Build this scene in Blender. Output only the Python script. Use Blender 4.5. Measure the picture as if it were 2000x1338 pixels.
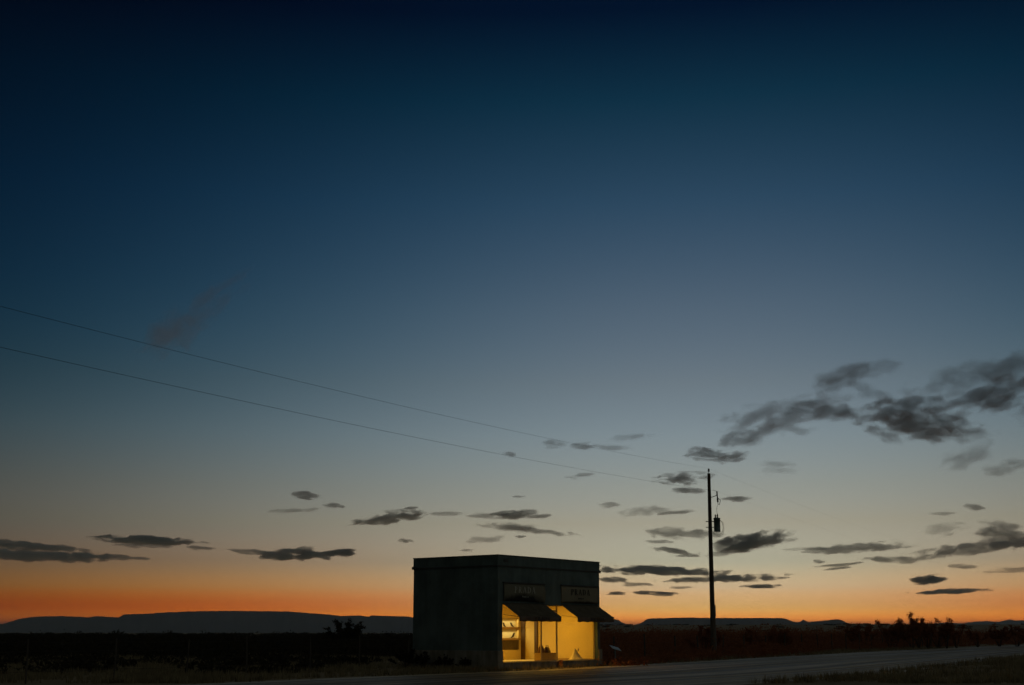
import bpy, bmesh, math, random
import numpy as np
from mathutils import Vector, Matrix

for o in list(bpy.data.objects):
    bpy.data.objects.remove(o)
SC = bpy.context.scene
COL = SC.collection
R = math.radians

# ------------------------------------------------------------------ camera
CAM_H, PITCH, FPX = 1.509, R(12.76), 2500.0
cam = bpy.data.cameras.new('camera')
cam.sensor_width = 36.0
cam.lens = 45.0
cam.clip_start = 0.1
cam.clip_end = 400000.0
cam_o = bpy.data.objects.new('camera', cam)
COL.objects.link(cam_o)
cam_o.location = (0, 0, CAM_H)
cam_o.rotation_euler = (R(90) + PITCH, 0, 0)
SC.camera = cam_o

# ------------------------------------------------------------------ dusk sky: sun five degrees under the horizon
SUN_AZ = R(8.5)
world = bpy.data.worlds.new('World')
SC.world = world
world.use_nodes = True
W = world.node_tree
bg = W.nodes['Background']


def wn(kind, **kw):
    n = W.nodes.new(kind)
    for k, v in kw.items():
        setattr(n, k, v)
    return n


def wm(op, a, b=None, c=None):
    n = wn('ShaderNodeMath', operation=op)
    for i, v in enumerate((a, b, c)):
        if v is None:
            continue
        if isinstance(v, (int, float)):
            n.inputs[i].default_value = v
        else:
            W.links.new(v, n.inputs[i])
    return n.outputs[0]


sky = wn('ShaderNodeTexSky', sky_type='NISHITA', sun_disc=False)
sky.sun_elevation = R(-5.0)
sky.sun_rotation = SUN_AZ
tc = wn('ShaderNodeTexCoord')
sep = wn('ShaderNodeSeparateXYZ')
W.links.new(tc.outputs['Generated'], sep.inputs[0])
elev = wm('ARCSINE', sep.outputs['Z'])
epos = wm('DIVIDE', elev, R(30.0))


def ramp(stops):
    r = wn('ShaderNodeValToRGB')
    W.links.new(epos, r.inputs[0])
    el = r.color_ramp.elements
    el[0].position = stops[0][0] / 30.0
    el[0].color = (*stops[0][1], 1)
    el[1].position = stops[-1][0] / 30.0
    el[1].color = (*stops[-1][1], 1)
    for e, c in stops[1:-1]:
        k = el.new(e / 30.0)
        k.color = (*c, 1)
    return r.outputs[0]


# twilight colour by height above the horizon (blue-hour extinction of the upper sky, clear afterglow below)
tint = ramp([(0.0, (15, 12, 1.0)), (0.5, (15, 12, 1.0)), (0.71, (8.8, 6.6, 1.0)), (0.98, (4.5, 2.1, 1.0)), (1.26, (3.0, 1.40, 1.2)),
             (1.9, (2.0, 1.9, 3.0)), (3.0, (1.17, 1.25, 2.2)), (4.7, (1.15, 1.28, 1.65)), (6.3, (1.13, 1.23, 1.42)),
             (8.6, (1.11, 1.24, 1.37)), (10.9, (1.02, 1.1, 1.14)), (14.3, (0.80, 0.97, 1.06)), (18.9, (0.38, 0.73, 0.92)),
             (23.4, (0.09, 0.45, 0.60)), (27.2, (0.012, 0.12, 0.28)), (30.0, (0.012, 0.10, 0.25))])
# pale core of the afterglow close to the sunset point
low = ramp([(0.0, (0.0, 0.09, 0.05)), (0.5, (0.0, 0.09, 0.05)), (0.71, (0.0, 0.13, 0.058)), (0.98, (0.0, 0.18, 0.074)), (1.26, (0.015, 0.155, 0.081)),
            (1.9, (0.0, 0.075, 0.084)), (3.0, (0.006, 0.05, 0.05)), (4.7, (0, 0, 0)), (30.0, (0, 0, 0))])
mul = wn('ShaderNodeVectorMath', operation='MULTIPLY')
W.links.new(sky.outputs[0], mul.inputs[0])
W.links.new(tint, mul.inputs[1])
# afterglow fades with the angle from the sunset point
hyp = wm('SQRT', wm('ADD', wm('MULTIPLY', sep.outputs['X'], sep.outputs['X']),
                    wm('MULTIPLY', sep.outputs['Y'], sep.outputs['Y'])))
dot = wm('ADD', wm('MULTIPLY', sep.outputs['X'], math.sin(SUN_AZ)), wm('MULTIPLY', sep.outputs['Y'], math.cos(SUN_AZ)))
cosd = wm('DIVIDE', dot, wm('MAXIMUM', hyp, 0.02))
fall = wm('EXPONENT', wm('DIVIDE', wm('SUBTRACT', cosd, 1.0), 0.102))
wide = wm('EXPONENT', wm('DIVIDE', wm('SUBTRACT', cosd, 1.0), 0.60))
az = wm('ADD', wm('ADD', wm('MULTIPLY', fall, 0.80), wm('MULTIPLY', wide, 0.16)), 0.04)
# away from the glow the higher sky loses its red first
hi = wn('ShaderNodeMapRange', interpolation_type='SMOOTHSTEP')
W.links.new(elev, hi.inputs['Value'])
hi.inputs['From Min'].default_value = R(5.0)
hi.inputs['From Max'].default_value = R(16.0)
azr = wm('MULTIPLY', az, wm('POWER', az, wm('MULTIPLY', hi.outputs['Result'], 1.5)))
azv = wn('ShaderNodeCombineXYZ')
W.links.new(azr, azv.inputs[0])
W.links.new(wm('MULTIPLY', az, wm('POWER', az, wm('MULTIPLY', hi.outputs['Result'], 0.35))), azv.inputs[1])
W.links.new(az, azv.inputs[2])
main = wn('ShaderNodeVectorMath', operation='MULTIPLY')
W.links.new(mul.outputs[0], main.inputs[0])
W.links.new(azv.outputs[0], main.inputs[1])
lows = wn('ShaderNodeVectorMath', operation='SCALE')
W.links.new(low, lows.inputs[0])
W.links.new(wm('POWER', fall, 4.0), lows.inputs['Scale'])
# the red belt low on either side of the sunset point
belt = ramp([(0.0, (0.06, 0.006, 0.0)), (1.3, (0.048, 0.012, 0.0)), (2.6, (0.012, 0.004, 0.0)), (4.5, (0, 0, 0)), (30.0, (0, 0, 0))])
bel = wn('ShaderNodeVectorMath', operation='SCALE')
W.links.new(belt, bel.inputs[0])
W.links.new(wm('MULTIPLY', wm('MULTIPLY', fall, wm('SUBTRACT', 1.0, fall)), 4.0), bel.inputs['Scale'])
add = wn('ShaderNodeVectorMath', operation='ADD')
W.links.new(main.outputs[0], add.inputs[0])
W.links.new(lows.outputs[0], add.inputs[1])
sc_ = wn('ShaderNodeVectorMath', operation='ADD')
W.links.new(add.outputs[0], sc_.inputs[0])
W.links.new(bel.outputs[0], sc_.inputs[1])
# light scattered a second time fills the sky away from the sunset (the sky model has only the first scattering)
g3 = wm('MULTIPLY_ADD', dot, -0.5, 0.5)
mr = wn('ShaderNodeMapRange', interpolation_type='SMOOTHSTEP')
W.links.new(g3, mr.inputs['Value'])
mr.inputs['From Min'].default_value = 0.11
mr.inputs['From Max'].default_value = 0.60
# and leans to the side the shop front looks at, which the photograph shows the lighter of its two walls
EAST = R(112.0)
de = wm('ADD', wm('MULTIPLY', sep.outputs['X'], math.sin(EAST)), wm('MULTIPLY', sep.outputs['Y'], math.cos(EAST)))
me_ = wn('ShaderNodeMapRange', interpolation_type='SMOOTHSTEP')
W.links.new(de, me_.inputs['Value'])
me_.inputs['From Min'].default_value = -0.5
me_.inputs['From Max'].default_value = 1.0
fill = wn('ShaderNodeVectorMath', operation='SCALE')
fill.inputs[0].default_value = (0.0285, 0.0310, 0.0270)
W.links.new(wm('MULTIPLY', mr.outputs['Result'], wm('MULTIPLY_ADD', me_.outputs['Result'], 0.85, 0.22)), fill.inputs['Scale'])
tot = wn('ShaderNodeVectorMath', operation='ADD')
W.links.new(sc_.outputs[0], tot.inputs[0])
W.links.new(fill.outputs[0], tot.inputs[1])
W.links.new(tot.outputs[0], bg.inputs['Color'])
bg.inputs['Strength'].default_value = 0.15

# a long dusk exposure
vs = SC.view_settings
vs.view_transform = 'Standard'
vs.look = 'None'
vs.gamma = 1.0
vs.use_curve_mapping = False
vs.exposure = 4.3

cy = SC.cycles
cy.use_denoising = True
cy.max_bounces = 8
cy.diffuse_bounces = 4
cy.glossy_bounces = 3
cy.transparent_max_bounces = 32
cy.volume_bounces = 1
cy.volume_step_rate = 0.6
cy.sample_clamp_indirect = 4.0

rng = np.random.default_rng(7)
random.seed(7)


# ------------------------------------------------------------------ helpers
def view_dir(x, y):
    """direction through a photo point (2000 px wide), to turn sightings into bearings"""
    a = (x - 1000.0) / FPX
    b = (669.0 - y) / FPX
    return Vector((a, math.cos(PITCH) - b * math.sin(PITCH), math.sin(PITCH) + b * math.cos(PITCH)))


class MB:
    def __init__(self):
        self.v = []
        self.f = []

    def add(self, vs_, fs):
        b = len(self.v)
        self.v += [tuple(p) for p in vs_]
        self.f += [tuple(i + b for i in f) for f in fs]
        return self

    def box(self, a, b):
        (x0, y0, z0), (x1, y1, z1) = a, b
        return self.add([(x0, y0, z0), (x1, y0, z0), (x1, y1, z0), (x0, y1, z0),
                         (x0, y0, z1), (x1, y0, z1), (x1, y1, z1), (x0, y1, z1)],
                        [(0, 3, 2, 1), (4, 5, 6, 7), (0, 1, 5, 4), (1, 2, 6, 5), (2, 3, 7, 6), (3, 0, 4, 7)])

    def tube(self, pts, rad, n=8, cap=True):
        pts = [Vector(p) for p in pts]
        rads = rad if isinstance(rad, (list, tuple)) else [rad] * len(pts)
        b = len(self.v)
        prev = None
        for i, p in enumerate(pts):
            d = (pts[min(i + 1, len(pts) - 1)] - pts[max(i - 1, 0)]).normalized()
            up = prev if prev is not None else (Vector((0, 0, 1)) if abs(d.z) < 0.9 else Vector((1, 0, 0)))
            s = d.cross(up)
            if s.length < 1e-5:
                s = d.cross(Vector((1, 0, 0)))
            s.normalize()
            t = s.cross(d).normalized()
            prev = t
            for k in range(n):
                a = 2 * math.pi * k / n
                self.v.append(tuple(p + rads[i] * (math.cos(a) * s + math.sin(a) * t)))
        for i in range(len(pts) - 1):
            for k in range(n):
                k2 = (k + 1) % n
                self.f.append((b + i * n + k, b + i * n + k2, b + (i + 1) * n + k2, b + (i + 1) * n + k))
        if cap:
            self.f.append(tuple(b + k for k in range(n))[::-1])
            self.f.append(tuple(b + (len(pts) - 1) * n + k for k in range(n)))
        return self

    def lathe(self, prof, c=(0, 0, 0), n=14):
        b = len(self.v)
        for r, z in prof:
            for k in range(n):
                a = 2 * math.pi * k / n
                self.v.append((c[0] + r * math.cos(a), c[1] + r * math.sin(a), c[2] + z))
        for i in range(len(prof) - 1):
            for k in range(n):
                k2 = (k + 1) % n
                self.f.append((b + i * n + k, b + i * n + k2, b + (i + 1) * n + k2, b + (i + 1) * n + k))
        self.f.append(tuple(b + k for k in range(n))[::-1])
        self.f.append(tuple(b + (len(prof) - 1) * n + k for k in range(n)))
        return self

    def prism(self, poly, y0, y1):
        """polygon in the x-z plane, thickness along y"""
        n = len(poly)
        vs_ = [(x, y0, z) for x, z in poly] + [(x, y1, z) for x, z in poly]
        fs = [tuple(range(n)), tuple(range(n, 2 * n))[::-1]]
        fs += [(i, i + n, (i + 1) % n + n, (i + 1) % n) for i in range(n)]
        return self.add(vs_, fs)

    def mesh(self, name, mat, smooth=False):
        me = bpy.data.meshes.new(name)
        me.from_pydata(self.v, [], self.f)
        bm = bmesh.new()
        bm.from_mesh(me)
        bmesh.ops.recalc_face_normals(bm, faces=bm.faces)
        bm.to_mesh(me)
        bm.free()
        if smooth:
            me.polygons.foreach_set('use_smooth', [True] * len(me.polygons))
        me.materials.append(mat)
        return me

    def build(self, name, mat, parent=None, smooth=False, bevel=0.0):
        o = bpy.data.objects.new(name, self.mesh(name, mat, smooth))
        COL.objects.link(o)
        if parent:
            o.parent = parent
        if bevel:
            m = o.modifiers.new('bevel', 'BEVEL')
            m.width = bevel
            m.segments = 2
            m.limit_method = 'ANGLE'
        return o


def np_mesh(name, verts, faces, mat, smooth=False):
    """verts (n,3), faces (m,k)"""
    verts = np.asarray(verts, np.float32)
    faces = np.asarray(faces, np.int32)
    me = bpy.data.meshes.new(name)
    me.vertices.add(len(verts))
    me.vertices.foreach_set('co', verts.ravel())
    k = faces.shape[1]
    me.loops.add(faces.size)
    me.loops.foreach_set('vertex_index', faces.ravel())
    me.polygons.add(len(faces))
    me.polygons.foreach_set('loop_start', np.arange(0, faces.size, k, dtype=np.int32))
    if smooth:
        me.polygons.foreach_set('use_smooth', np.ones(len(faces), bool))
    me.update(calc_edges=True)
    me.validate()
    me.materials.append(mat)
    return me


def link(name, me, parent=None, loc=(0, 0, 0)):
    o = bpy.data.objects.new(name, me)
    COL.objects.link(o)
    o.location = loc
    if parent:
        o.parent = parent
    return o


def empty(name, loc, rz=0.0):
    o = bpy.data.objects.new(name, None)
    COL.objects.link(o)
    o.location = loc
    o.rotation_euler = (0, 0, rz)
    return o


def tag(o, label=None, cat=None, group=None, kind=None):
    for k, v in (('label', label), ('category', cat), ('group', group), ('kind', kind)):
        if v:
            o[k] = v
    return o


# ------------------------------------------------------------------ materials
def mat(name, col, rough=0.8, var=0.0, scale=5.0, bump=0.0, bscale=40.0, metal=0.0, spec=0.5, col2=None, detail=6.0,
        stretch=None):
    m = bpy.data.materials.new(name)
    m.use_nodes = True
    t = m.node_tree
    b = t.nodes['Principled BSDF']
    b.inputs['Roughness'].default_value = rough
    b.inputs['Metallic'].default_value = metal
    b.inputs['Specular IOR Level'].default_value = spec
    b.inputs['Base Color'].default_value = (*col, 1)
    co = t.nodes.new('ShaderNodeTexCoord')
    src = co.outputs['Object']
    if stretch:
        mp = t.nodes.new('ShaderNodeMapping')
        mp.inputs['Scale'].default_value = stretch
        t.links.new(src, mp.inputs[0])
        src = mp.outputs[0]
    if var or col2:
        nz = t.nodes.new('ShaderNodeTexNoise')
        nz.inputs['Scale'].default_value = scale
        nz.inputs['Detail'].default_value = detail
        nz.inputs['Roughness'].default_value = 0.62
        t.links.new(src, nz.inputs['Vector'])
        rp = t.nodes.new('ShaderNodeValToRGB')
        rp.color_ramp.elements[0].position = 0.32
        rp.color_ramp.elements[1].position = 0.68
        c2 = col2 or tuple(min(1, c * (1 + var)) for c in col)
        c1 = col if col2 else tuple(c * (1 - var) for c in col)
        rp.color_ramp.elements[0].color = (*c1, 1)
        rp.color_ramp.elements[1].color = (*c2, 1)
        t.links.new(nz.outputs['Fac'], rp.inputs[0])
        t.links.new(rp.outputs[0], b.inputs['Base Color'])
    if bump:
        n2 = t.nodes.new('ShaderNodeTexNoise')
        n2.inputs['Scale'].default_value = bscale
        n2.inputs['Detail'].default_value = 5.0
        t.links.new(src, n2.inputs['Vector'])
        bp = t.nodes.new('ShaderNodeBump')
        bp.inputs['Strength'].default_value = bump
        bp.inputs['Distance'].default_value = 0.02
        t.links.new(n2.outputs['Fac'], bp.inputs['Height'])
        t.links.new(bp.outputs[0], b.inputs['Normal'])
    return m


M = {}
M['dirt'] = mat('desert_dirt', (0.20, 0.155, 0.09), 1.0, scale=0.35, col2=(0.34, 0.265, 0.16), bump=0.8, bscale=6.0, spec=0.1, detail=10)
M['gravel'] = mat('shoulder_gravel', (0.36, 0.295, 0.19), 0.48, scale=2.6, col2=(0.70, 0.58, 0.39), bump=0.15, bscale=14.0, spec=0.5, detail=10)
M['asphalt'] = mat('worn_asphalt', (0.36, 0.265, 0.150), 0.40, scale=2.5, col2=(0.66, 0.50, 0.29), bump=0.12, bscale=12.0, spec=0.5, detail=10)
M['line_white'] = mat('white_road_paint', (0.33, 0.32, 0.29), 0.7, scale=3.0, col2=(0.7, 0.69, 0.64), spec=0.3, detail=10)
M['line_yellow'] = mat('yellow_road_paint', (0.16, 0.11, 0.03), 0.7, scale=3.0, col2=(0.5, 0.34, 0.06), spec=0.3, detail=10)
M['stucco'] = mat('weathered_stucco', (0.080, 0.110, 0.112), 0.9, scale=0.9, col2=(0.160, 0.208, 0.208), bump=0.6, bscale=26.0, spec=0.2, detail=9)
M['plinth'] = mat('lit_plinth_stucco', (0.20, 0.185, 0.155), 0.92, scale=2.2, col2=(0.33, 0.305, 0.255), bump=0.6, bscale=26.0, spec=0.2, detail=9)  # paler than the wall stucco: light low on the front put into the colour
M['flash'] = mat('dark_roof_flashing', (0.05, 0.05, 0.05), 0.6, var=0.3, scale=4.0)
M['roof'] = mat('tar_roof', (0.06, 0.06, 0.06), 0.9, var=0.3, scale=2.0)
M['alu'] = mat('bronze_anodised_frame', (0.40, 0.32, 0.20), 0.4, var=0.12, scale=9.0, metal=0.3, stretch=(1, 1, 12))
M['cream'] = mat('cream_plaster', (0.72, 0.57, 0.26), 0.75, var=0.05, scale=1.5, bump=0.05)
M['ceiling'] = mat('ceiling_plaster', (0.76, 0.70, 0.52), 0.8, var=0.04, scale=1.5)
M['carpet'] = mat('pale_carpet', (0.62, 0.55, 0.40), 0.95, var=0.10, scale=30.0, bump=0.3, bscale=200.0)
M['wood'] = mat('dark_brown_wood', (0.075, 0.040, 0.014), 0.5, var=0.35, scale=3.0, stretch=(6, 6, 1))
M['shelfwood'] = mat('tan_shelf_wood', (0.36, 0.23, 0.09), 0.55, var=0.12, scale=5.0, stretch=(1, 6, 6))
M['drawer'] = mat('olive_brown_drawer', (0.085, 0.060, 0.022), 0.5, var=0.25, scale=4.0)
M['pedestal'] = mat('ochre_pedestal', (0.40, 0.27, 0.10), 0.6, var=0.08, scale=4.0)
M['leather'] = mat('oxblood_leather', (0.055, 0.012, 0.010), 0.35, var=0.3, scale=8.0, bump=0.2, bscale=60.0)
M['leather2'] = mat('tan_brown_leather', (0.13, 0.055, 0.018), 0.4, var=0.25, scale=8.0, bump=0.2, bscale=60.0)
M['shoe'] = mat('dark_shoe_leather', (0.035, 0.022, 0.014), 0.3, var=0.3, scale=12.0)
M['gilt'] = mat('gilt_metal', (0.75, 0.55, 0.22), 0.25, var=0.1, scale=10.0, metal=1.0)
M['mound_pale'] = mat('pale_cream_matte', (0.74, 0.62, 0.40), 0.85, var=0.08, scale=6.0, bump=0.2, bscale=30.0)
M['orange'] = mat('orange_paper', (0.55, 0.17, 0.03), 0.7, var=0.15, scale=9.0, bump=0.3, bscale=20.0)
M['awning'] = mat('charcoal_canvas', (0.085, 0.070, 0.050), 0.95, scale=2.6, col2=(0.15, 0.125, 0.090), bump=0.35, bscale=90.0, spec=0.15, detail=9)
M['valance'] = mat('faded_valance_canvas', (0.10, 0.074, 0.060), 0.95, scale=3.2, col2=(0.17, 0.132, 0.105), bump=0.3, bscale=90.0, spec=0.15)
M['ink'] = mat('black_lettering', (0.012, 0.012, 0.012), 0.7, var=0.3, scale=9.0)
M['pale_ink'] = mat('bleached_lettering', (0.46, 0.46, 0.40), 0.8, var=0.2, scale=7.0)
M['pole'] = mat('creosoted_pine', (0.060, 0.045, 0.032), 0.9, scale=3.0, col2=(0.13, 0.10, 0.075), bump=0.6, bscale=20.0, stretch=(5, 5, 0.5))
M['steel'] = mat('galvanised_steel', (0.22, 0.22, 0.22), 0.5, var=0.2, scale=6.0, metal=0.7)
M['can'] = mat('green_grey_tank_enamel', (0.10, 0.13, 0.13), 0.4, var=0.12, scale=4.0)
M['porcelain'] = mat('brown_porcelain', (0.06, 0.03, 0.02), 0.25, var=0.2, scale=8.0)
M['cable'] = mat('weathered_cable', (0.03, 0.03, 0.03), 0.8, var=0.2, scale=3.0)
M['post'] = mat('grey_cedar_post', (0.075, 0.060, 0.045), 0.9, var=0.35, scale=4.0, bump=0.5, bscale=18.0, stretch=(5, 5, 0.6))
M['wire'] = mat('rusty_fence_wire', (0.045, 0.03, 0.022), 0.8, var=0.3, scale=4.0)
M['plaque'] = mat('white_enamel_plaque', (0.55, 0.56, 0.55), 0.3, var=0.05, scale=4.0)
M['bark'] = mat('shrub_bark', (0.060, 0.036, 0.026), 0.9, var=0.35, scale=5.0)


def stucco_weather(m, grime):
    """rain streaks and splash dirt, marks with a shape of their own"""
    t = m.node_tree
    b = t.nodes['Principled BSDF']
    src = b.inputs['Base Color'].links[0].from_socket
    co = t.nodes.new('ShaderNodeTexCoord')
    mp = t.nodes.new('ShaderNodeMapping')
    mp.inputs['Scale'].default_value = (3.5, 3.5, 0.22)
    t.links.new(co.outputs['Object'], mp.inputs[0])
    nz = t.nodes.new('ShaderNodeTexNoise')
    nz.inputs['Scale'].default_value = 1.6
    nz.inputs['Detail'].default_value = 6
    t.links.new(mp.outputs[0], nz.inputs['Vector'])
    rp = t.nodes.new('ShaderNodeValToRGB')
    rp.color_ramp.elements[0].position = 0.38
    rp.color_ramp.elements[0].color = (*grime, 1)
    rp.color_ramp.elements[1].position = 0.62
    rp.color_ramp.elements[1].color = (1, 1, 1, 1)
    t.links.new(nz.outputs['Fac'], rp.inputs[0])
    mx = t.nodes.new('ShaderNodeMix')
    mx.data_type = 'RGBA'
    mx.blend_type = 'MULTIPLY'
    mx.inputs['Factor'].default_value = 1.0
    t.links.new(src, mx.inputs['A'])
    t.links.new(rp.outputs[0], mx.inputs['B'])
    t.links.new(mx.outputs['Result'], b.inputs['Base Color'])


stucco_weather(M['stucco'], (0.88, 0.87, 0.85))
stucco_weather(M['plinth'], (0.70, 0.66, 0.60))


def road_wear(m, strength):
    """tyre tracks, seams and loose grit run along the road"""
    t = m.node_tree
    b = t.nodes['Principled BSDF']
    src = b.inputs['Base Color'].links[0].from_socket
    uv = t.nodes.new('ShaderNodeUVMap')
    uv.uv_map = 'along'
    for sc_x, sc_y, lo, hi_, dk in ((1.5, 0.012, 0.40, 0.60, strength), (0.55, 0.06, 0.35, 0.65, 0.5 + strength / 2)):
        mp = t.nodes.new('ShaderNodeMapping')
        mp.inputs['Scale'].default_value = (sc_x, sc_y, 1)
        t.links.new(uv.outputs[0], mp.inputs[0])
        nz = t.nodes.new('ShaderNodeTexNoise')
        nz.inputs['Scale'].default_value = 1.0
        nz.inputs['Detail'].default_value = 6
        t.links.new(mp.outputs[0], nz.inputs['Vector'])
        rp = t.nodes.new('ShaderNodeValToRGB')
        rp.color_ramp.elements[0].position = lo
        rp.color_ramp.elements[0].color = (dk, dk, dk, 1)
        rp.color_ramp.elements[1].position = hi_
        rp.color_ramp.elements[1].color = (1, 1, 1, 1)
        t.links.new(nz.outputs['Fac'], rp.inputs[0])
        mx = t.nodes.new('ShaderNodeMix')
        mx.data_type = 'RGBA'
        mx.blend_type = 'MULTIPLY'
        mx.inputs['Factor'].default_value = 1.0
        t.links.new(src, mx.inputs['A'])
        t.links.new(rp.outputs[0], mx.inputs['B'])
        src = mx.outputs['Result']
    t.links.new(src, b.inputs['Base Color'])
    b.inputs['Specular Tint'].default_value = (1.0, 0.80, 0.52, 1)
    # polished wheel tracks against rough grit
    mp = t.nodes.new('ShaderNodeMapping')
    mp.inputs['Scale'].default_value = (1.1, 0.02, 1)
    mp.inputs['Location'].default_value = (3.3, 1.7, 0)
    t.links.new(uv.outputs[0], mp.inputs[0])
    nz = t.nodes.new('ShaderNodeTexNoise')
    nz.inputs['Scale'].default_value = 1.0
    nz.inputs['Detail'].default_value = 8
    nz.inputs['Roughness'].default_value = 0.7
    t.links.new(mp.outputs[0], nz.inputs['Vector'])
    rr_ = t.nodes.new('ShaderNodeMapRange')
    rr_.inputs['From Min'].default_value = 0.36
    rr_.inputs['From Max'].default_value = 0.62
    rr_.inputs['To Min'].default_value = 0.72
    rr_.inputs['To Max'].default_value = 0.46
    t.links.new(nz.outputs['Fac'], rr_.inputs['Value'])
    t.links.new(rr_.outputs['Result'], b.inputs['Roughness'])


road_wear(M['asphalt'], 0.30)
road_wear(M['gravel'], 0.55)


def sign_material(name, base, stain, centre, size):
    """painted sign board with an old smoke stain of its own outline"""
    m = mat(name, tuple(c * 0.82 for c in base), 0.75, scale=2.2, col2=base, spec=0.3, detail=8)
    t = m.node_tree
    b = t.nodes['Principled BSDF']
    src = b.inputs['Base Color'].links[0].from_socket
    co = t.nodes.new('ShaderNodeTexCoord')
    nz = t.nodes.new('ShaderNodeTexNoise')
    nz.inputs['Scale'].default_value = 2.6
    nz.inputs['Detail'].default_value = 6
    t.links.new(co.outputs['Object'], nz.inputs['Vector'])
    mp = t.nodes.new('ShaderNodeMapping')
    mp.vector_type = 'TEXTURE'
    mp.inputs['Location'].default_value = centre
    mp.inputs['Scale'].default_value = size
    t.links.new(co.outputs['Object'], mp.inputs[0])
    ln = t.nodes.new('ShaderNodeVectorMath')
    ln.operation = 'LENGTH'
    t.links.new(mp.outputs[0], ln.inputs[0])
    ad = t.nodes.new('ShaderNodeMath')
    ad.operation = 'MULTIPLY_ADD'
    t.links.new(nz.outputs['Fac'], ad.inputs[0])
    ad.inputs[1].default_value = 1.1
    t.links.new(ln.outputs['Value'], ad.inputs[2])
    rp = t.nodes.new('ShaderNodeValToRGB')
    rp.color_ramp.elements[0].position = 0.70
    rp.color_ramp.elements[0].color = (0, 0, 0, 1)
    rp.color_ramp.elements[1].position = 1.0
    rp.color_ramp.elements[1].color = (1, 1, 1, 1)
    mr = t.nodes.new('ShaderNodeMath')
    mr.operation = 'MULTIPLY'
    mr.inputs[1].default_value = 0.55
    t.links.new(ad.outputs[0], mr.inputs[0])
    t.links.new(mr.outputs[0], rp.inputs[0])
    mx = t.nodes.new('ShaderNodeMix')
    mx.data_type = 'RGBA'
    t.links.new(rp.outputs[0], mx.inputs['Factor'])
    mx.inputs['A'].default_value = (*stain, 1)
    t.links.new(src, mx.inputs['B'])
    t.links.new(mx.outputs['Result'], b.inputs['Base Color'])
    return m


def glass_material():
    m = bpy.data.materials.new('window_glass')
    m.use_nodes = True
    t = m.node_tree
    t.nodes.clear()
    out = t.nodes.new('ShaderNodeOutputMaterial')
    tr = t.nodes.new('ShaderNodeBsdfTransparent')
    tr.inputs[0].default_value = (0.93, 0.94, 0.91, 1)
    gl = t.nodes.new('ShaderNodeBsdfGlossy')
    gl.inputs['Roughness'].default_value = 0.02
    lw = t.nodes.new('ShaderNodeLayerWeight')
    lw.inputs[0].default_value = 0.5
    pw = t.nodes.new('ShaderNodeMath')
    pw.operation = 'POWER'
    pw.inputs[1].default_value = 5.0
    t.links.new(lw.outputs['Facing'], pw.inputs[0])
    fr = t.nodes.new('ShaderNodeMath')
    fr.operation = 'MULTIPLY_ADD'
    fr.inputs[1].default_value = 0.94
    fr.inputs[2].default_value = 0.04
    t.links.new(pw.outputs[0], fr.inputs[0])
    mx = t.nodes.new('ShaderNodeMixShader')
    t.links.new(fr.outputs[0], mx.inputs[0])
    t.links.new(tr.outputs[0], mx.inputs[1])
    t.links.new(gl.outputs[0], mx.inputs[2])
    t.links.new(mx.outputs[0], out.inputs[0])
    return m


M['glass'] = glass_material()


def emitter(name, col, s):
    m = bpy.data.materials.new(name)
    m.use_nodes = True
    b = m.node_tree.nodes['Principled BSDF']
    b.inputs['Base Color'].default_value = (0.8, 0.8, 0.75, 1)
    b.inputs['Emission Color'].default_value = (*col, 1)
    b.inputs['Emission Strength'].default_value = s
    return m


def leaf_material(name, c1, c2, trans=0.35):
    m = bpy.data.materials.new(name)
    m.use_nodes = True
    t = m.node_tree
    t.nodes.clear()
    out = t.nodes.new('ShaderNodeOutputMaterial')
    co = t.nodes.new('ShaderNodeTexCoord')
    nz = t.nodes.new('ShaderNodeTexNoise')
    nz.inputs['Scale'].default_value = 1.7
    nz.inputs['Detail'].default_value = 4
    t.links.new(co.outputs['Object'], nz.inputs['Vector'])
    rp = t.nodes.new('ShaderNodeValToRGB')
    rp.color_ramp.elements[0].position = 0.35
    rp.color_ramp.elements[1].position = 0.65
    rp.color_ramp.elements[0].color = (*c1, 1)
    rp.color_ramp.elements[1].color = (*c2, 1)
    t.links.new(nz.outputs['Fac'], rp.inputs[0])
    df = t.nodes.new('ShaderNodeBsdfDiffuse')
    tl = t.nodes.new('ShaderNodeBsdfTranslucent')
    t.links.new(rp.outputs[0], df.inputs[0])
    t.links.new(rp.outputs[0], tl.inputs[0])
    mx = t.nodes.new('ShaderNodeMixShader')
    mx.inputs[0].default_value = trans
    t.links.new(df.outputs[0], mx.inputs[1])
    t.links.new(tl.outputs[0], mx.inputs[2])
    t.links.new(mx.outputs[0], out.inputs[0])
    return m


M['leaf'] = leaf_material('dry_shrub_leaves', (0.24, 0.082, 0.038), (0.40, 0.155, 0.070), 0.6)
M['leaf_dark'] = leaf_material('dark_scrub_leaves', (0.026, 0.024, 0.015), (0.050, 0.042, 0.024), 0.25)
M['grass'] = leaf_material('dry_grass', (0.14, 0.108, 0.058), (0.40, 0.325, 0.185), 0.5)
M['mesa'] = mat('mesa_rock_and_scrub', (0.07, 0.06, 0.05), 1.0, scale=0.004, col2=(0.14, 0.12, 0.095), spec=0.0, detail=10)


# ------------------------------------------------------------------ terrain
def sm(a, b, x):
    t = np.clip((x - a) / (b - a), 0, 1)
    return t * t * (3 - 2 * t)


def ground_z(x, y):
    x = np.asarray(x, float)
    y = np.asarray(y, float)
    r = np.hypot(x, y)
    azd = np.degrees(np.arctan2(x, y))
    rise = 8.9 * sm(0.5, 4.0, azd) * (1 - sm(60, 110, azd)) * sm(350, 1400, r)
    und = 0.35 * np.sin(x * 0.011 + 1.3) * np.sin(y * 0.009 + 0.4) * sm(150, 600, r)
    und = und - 0.35 * sm(200, 900, r) * (1 - sm(0.0, 3.0, azd))
    return rise + und


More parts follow.
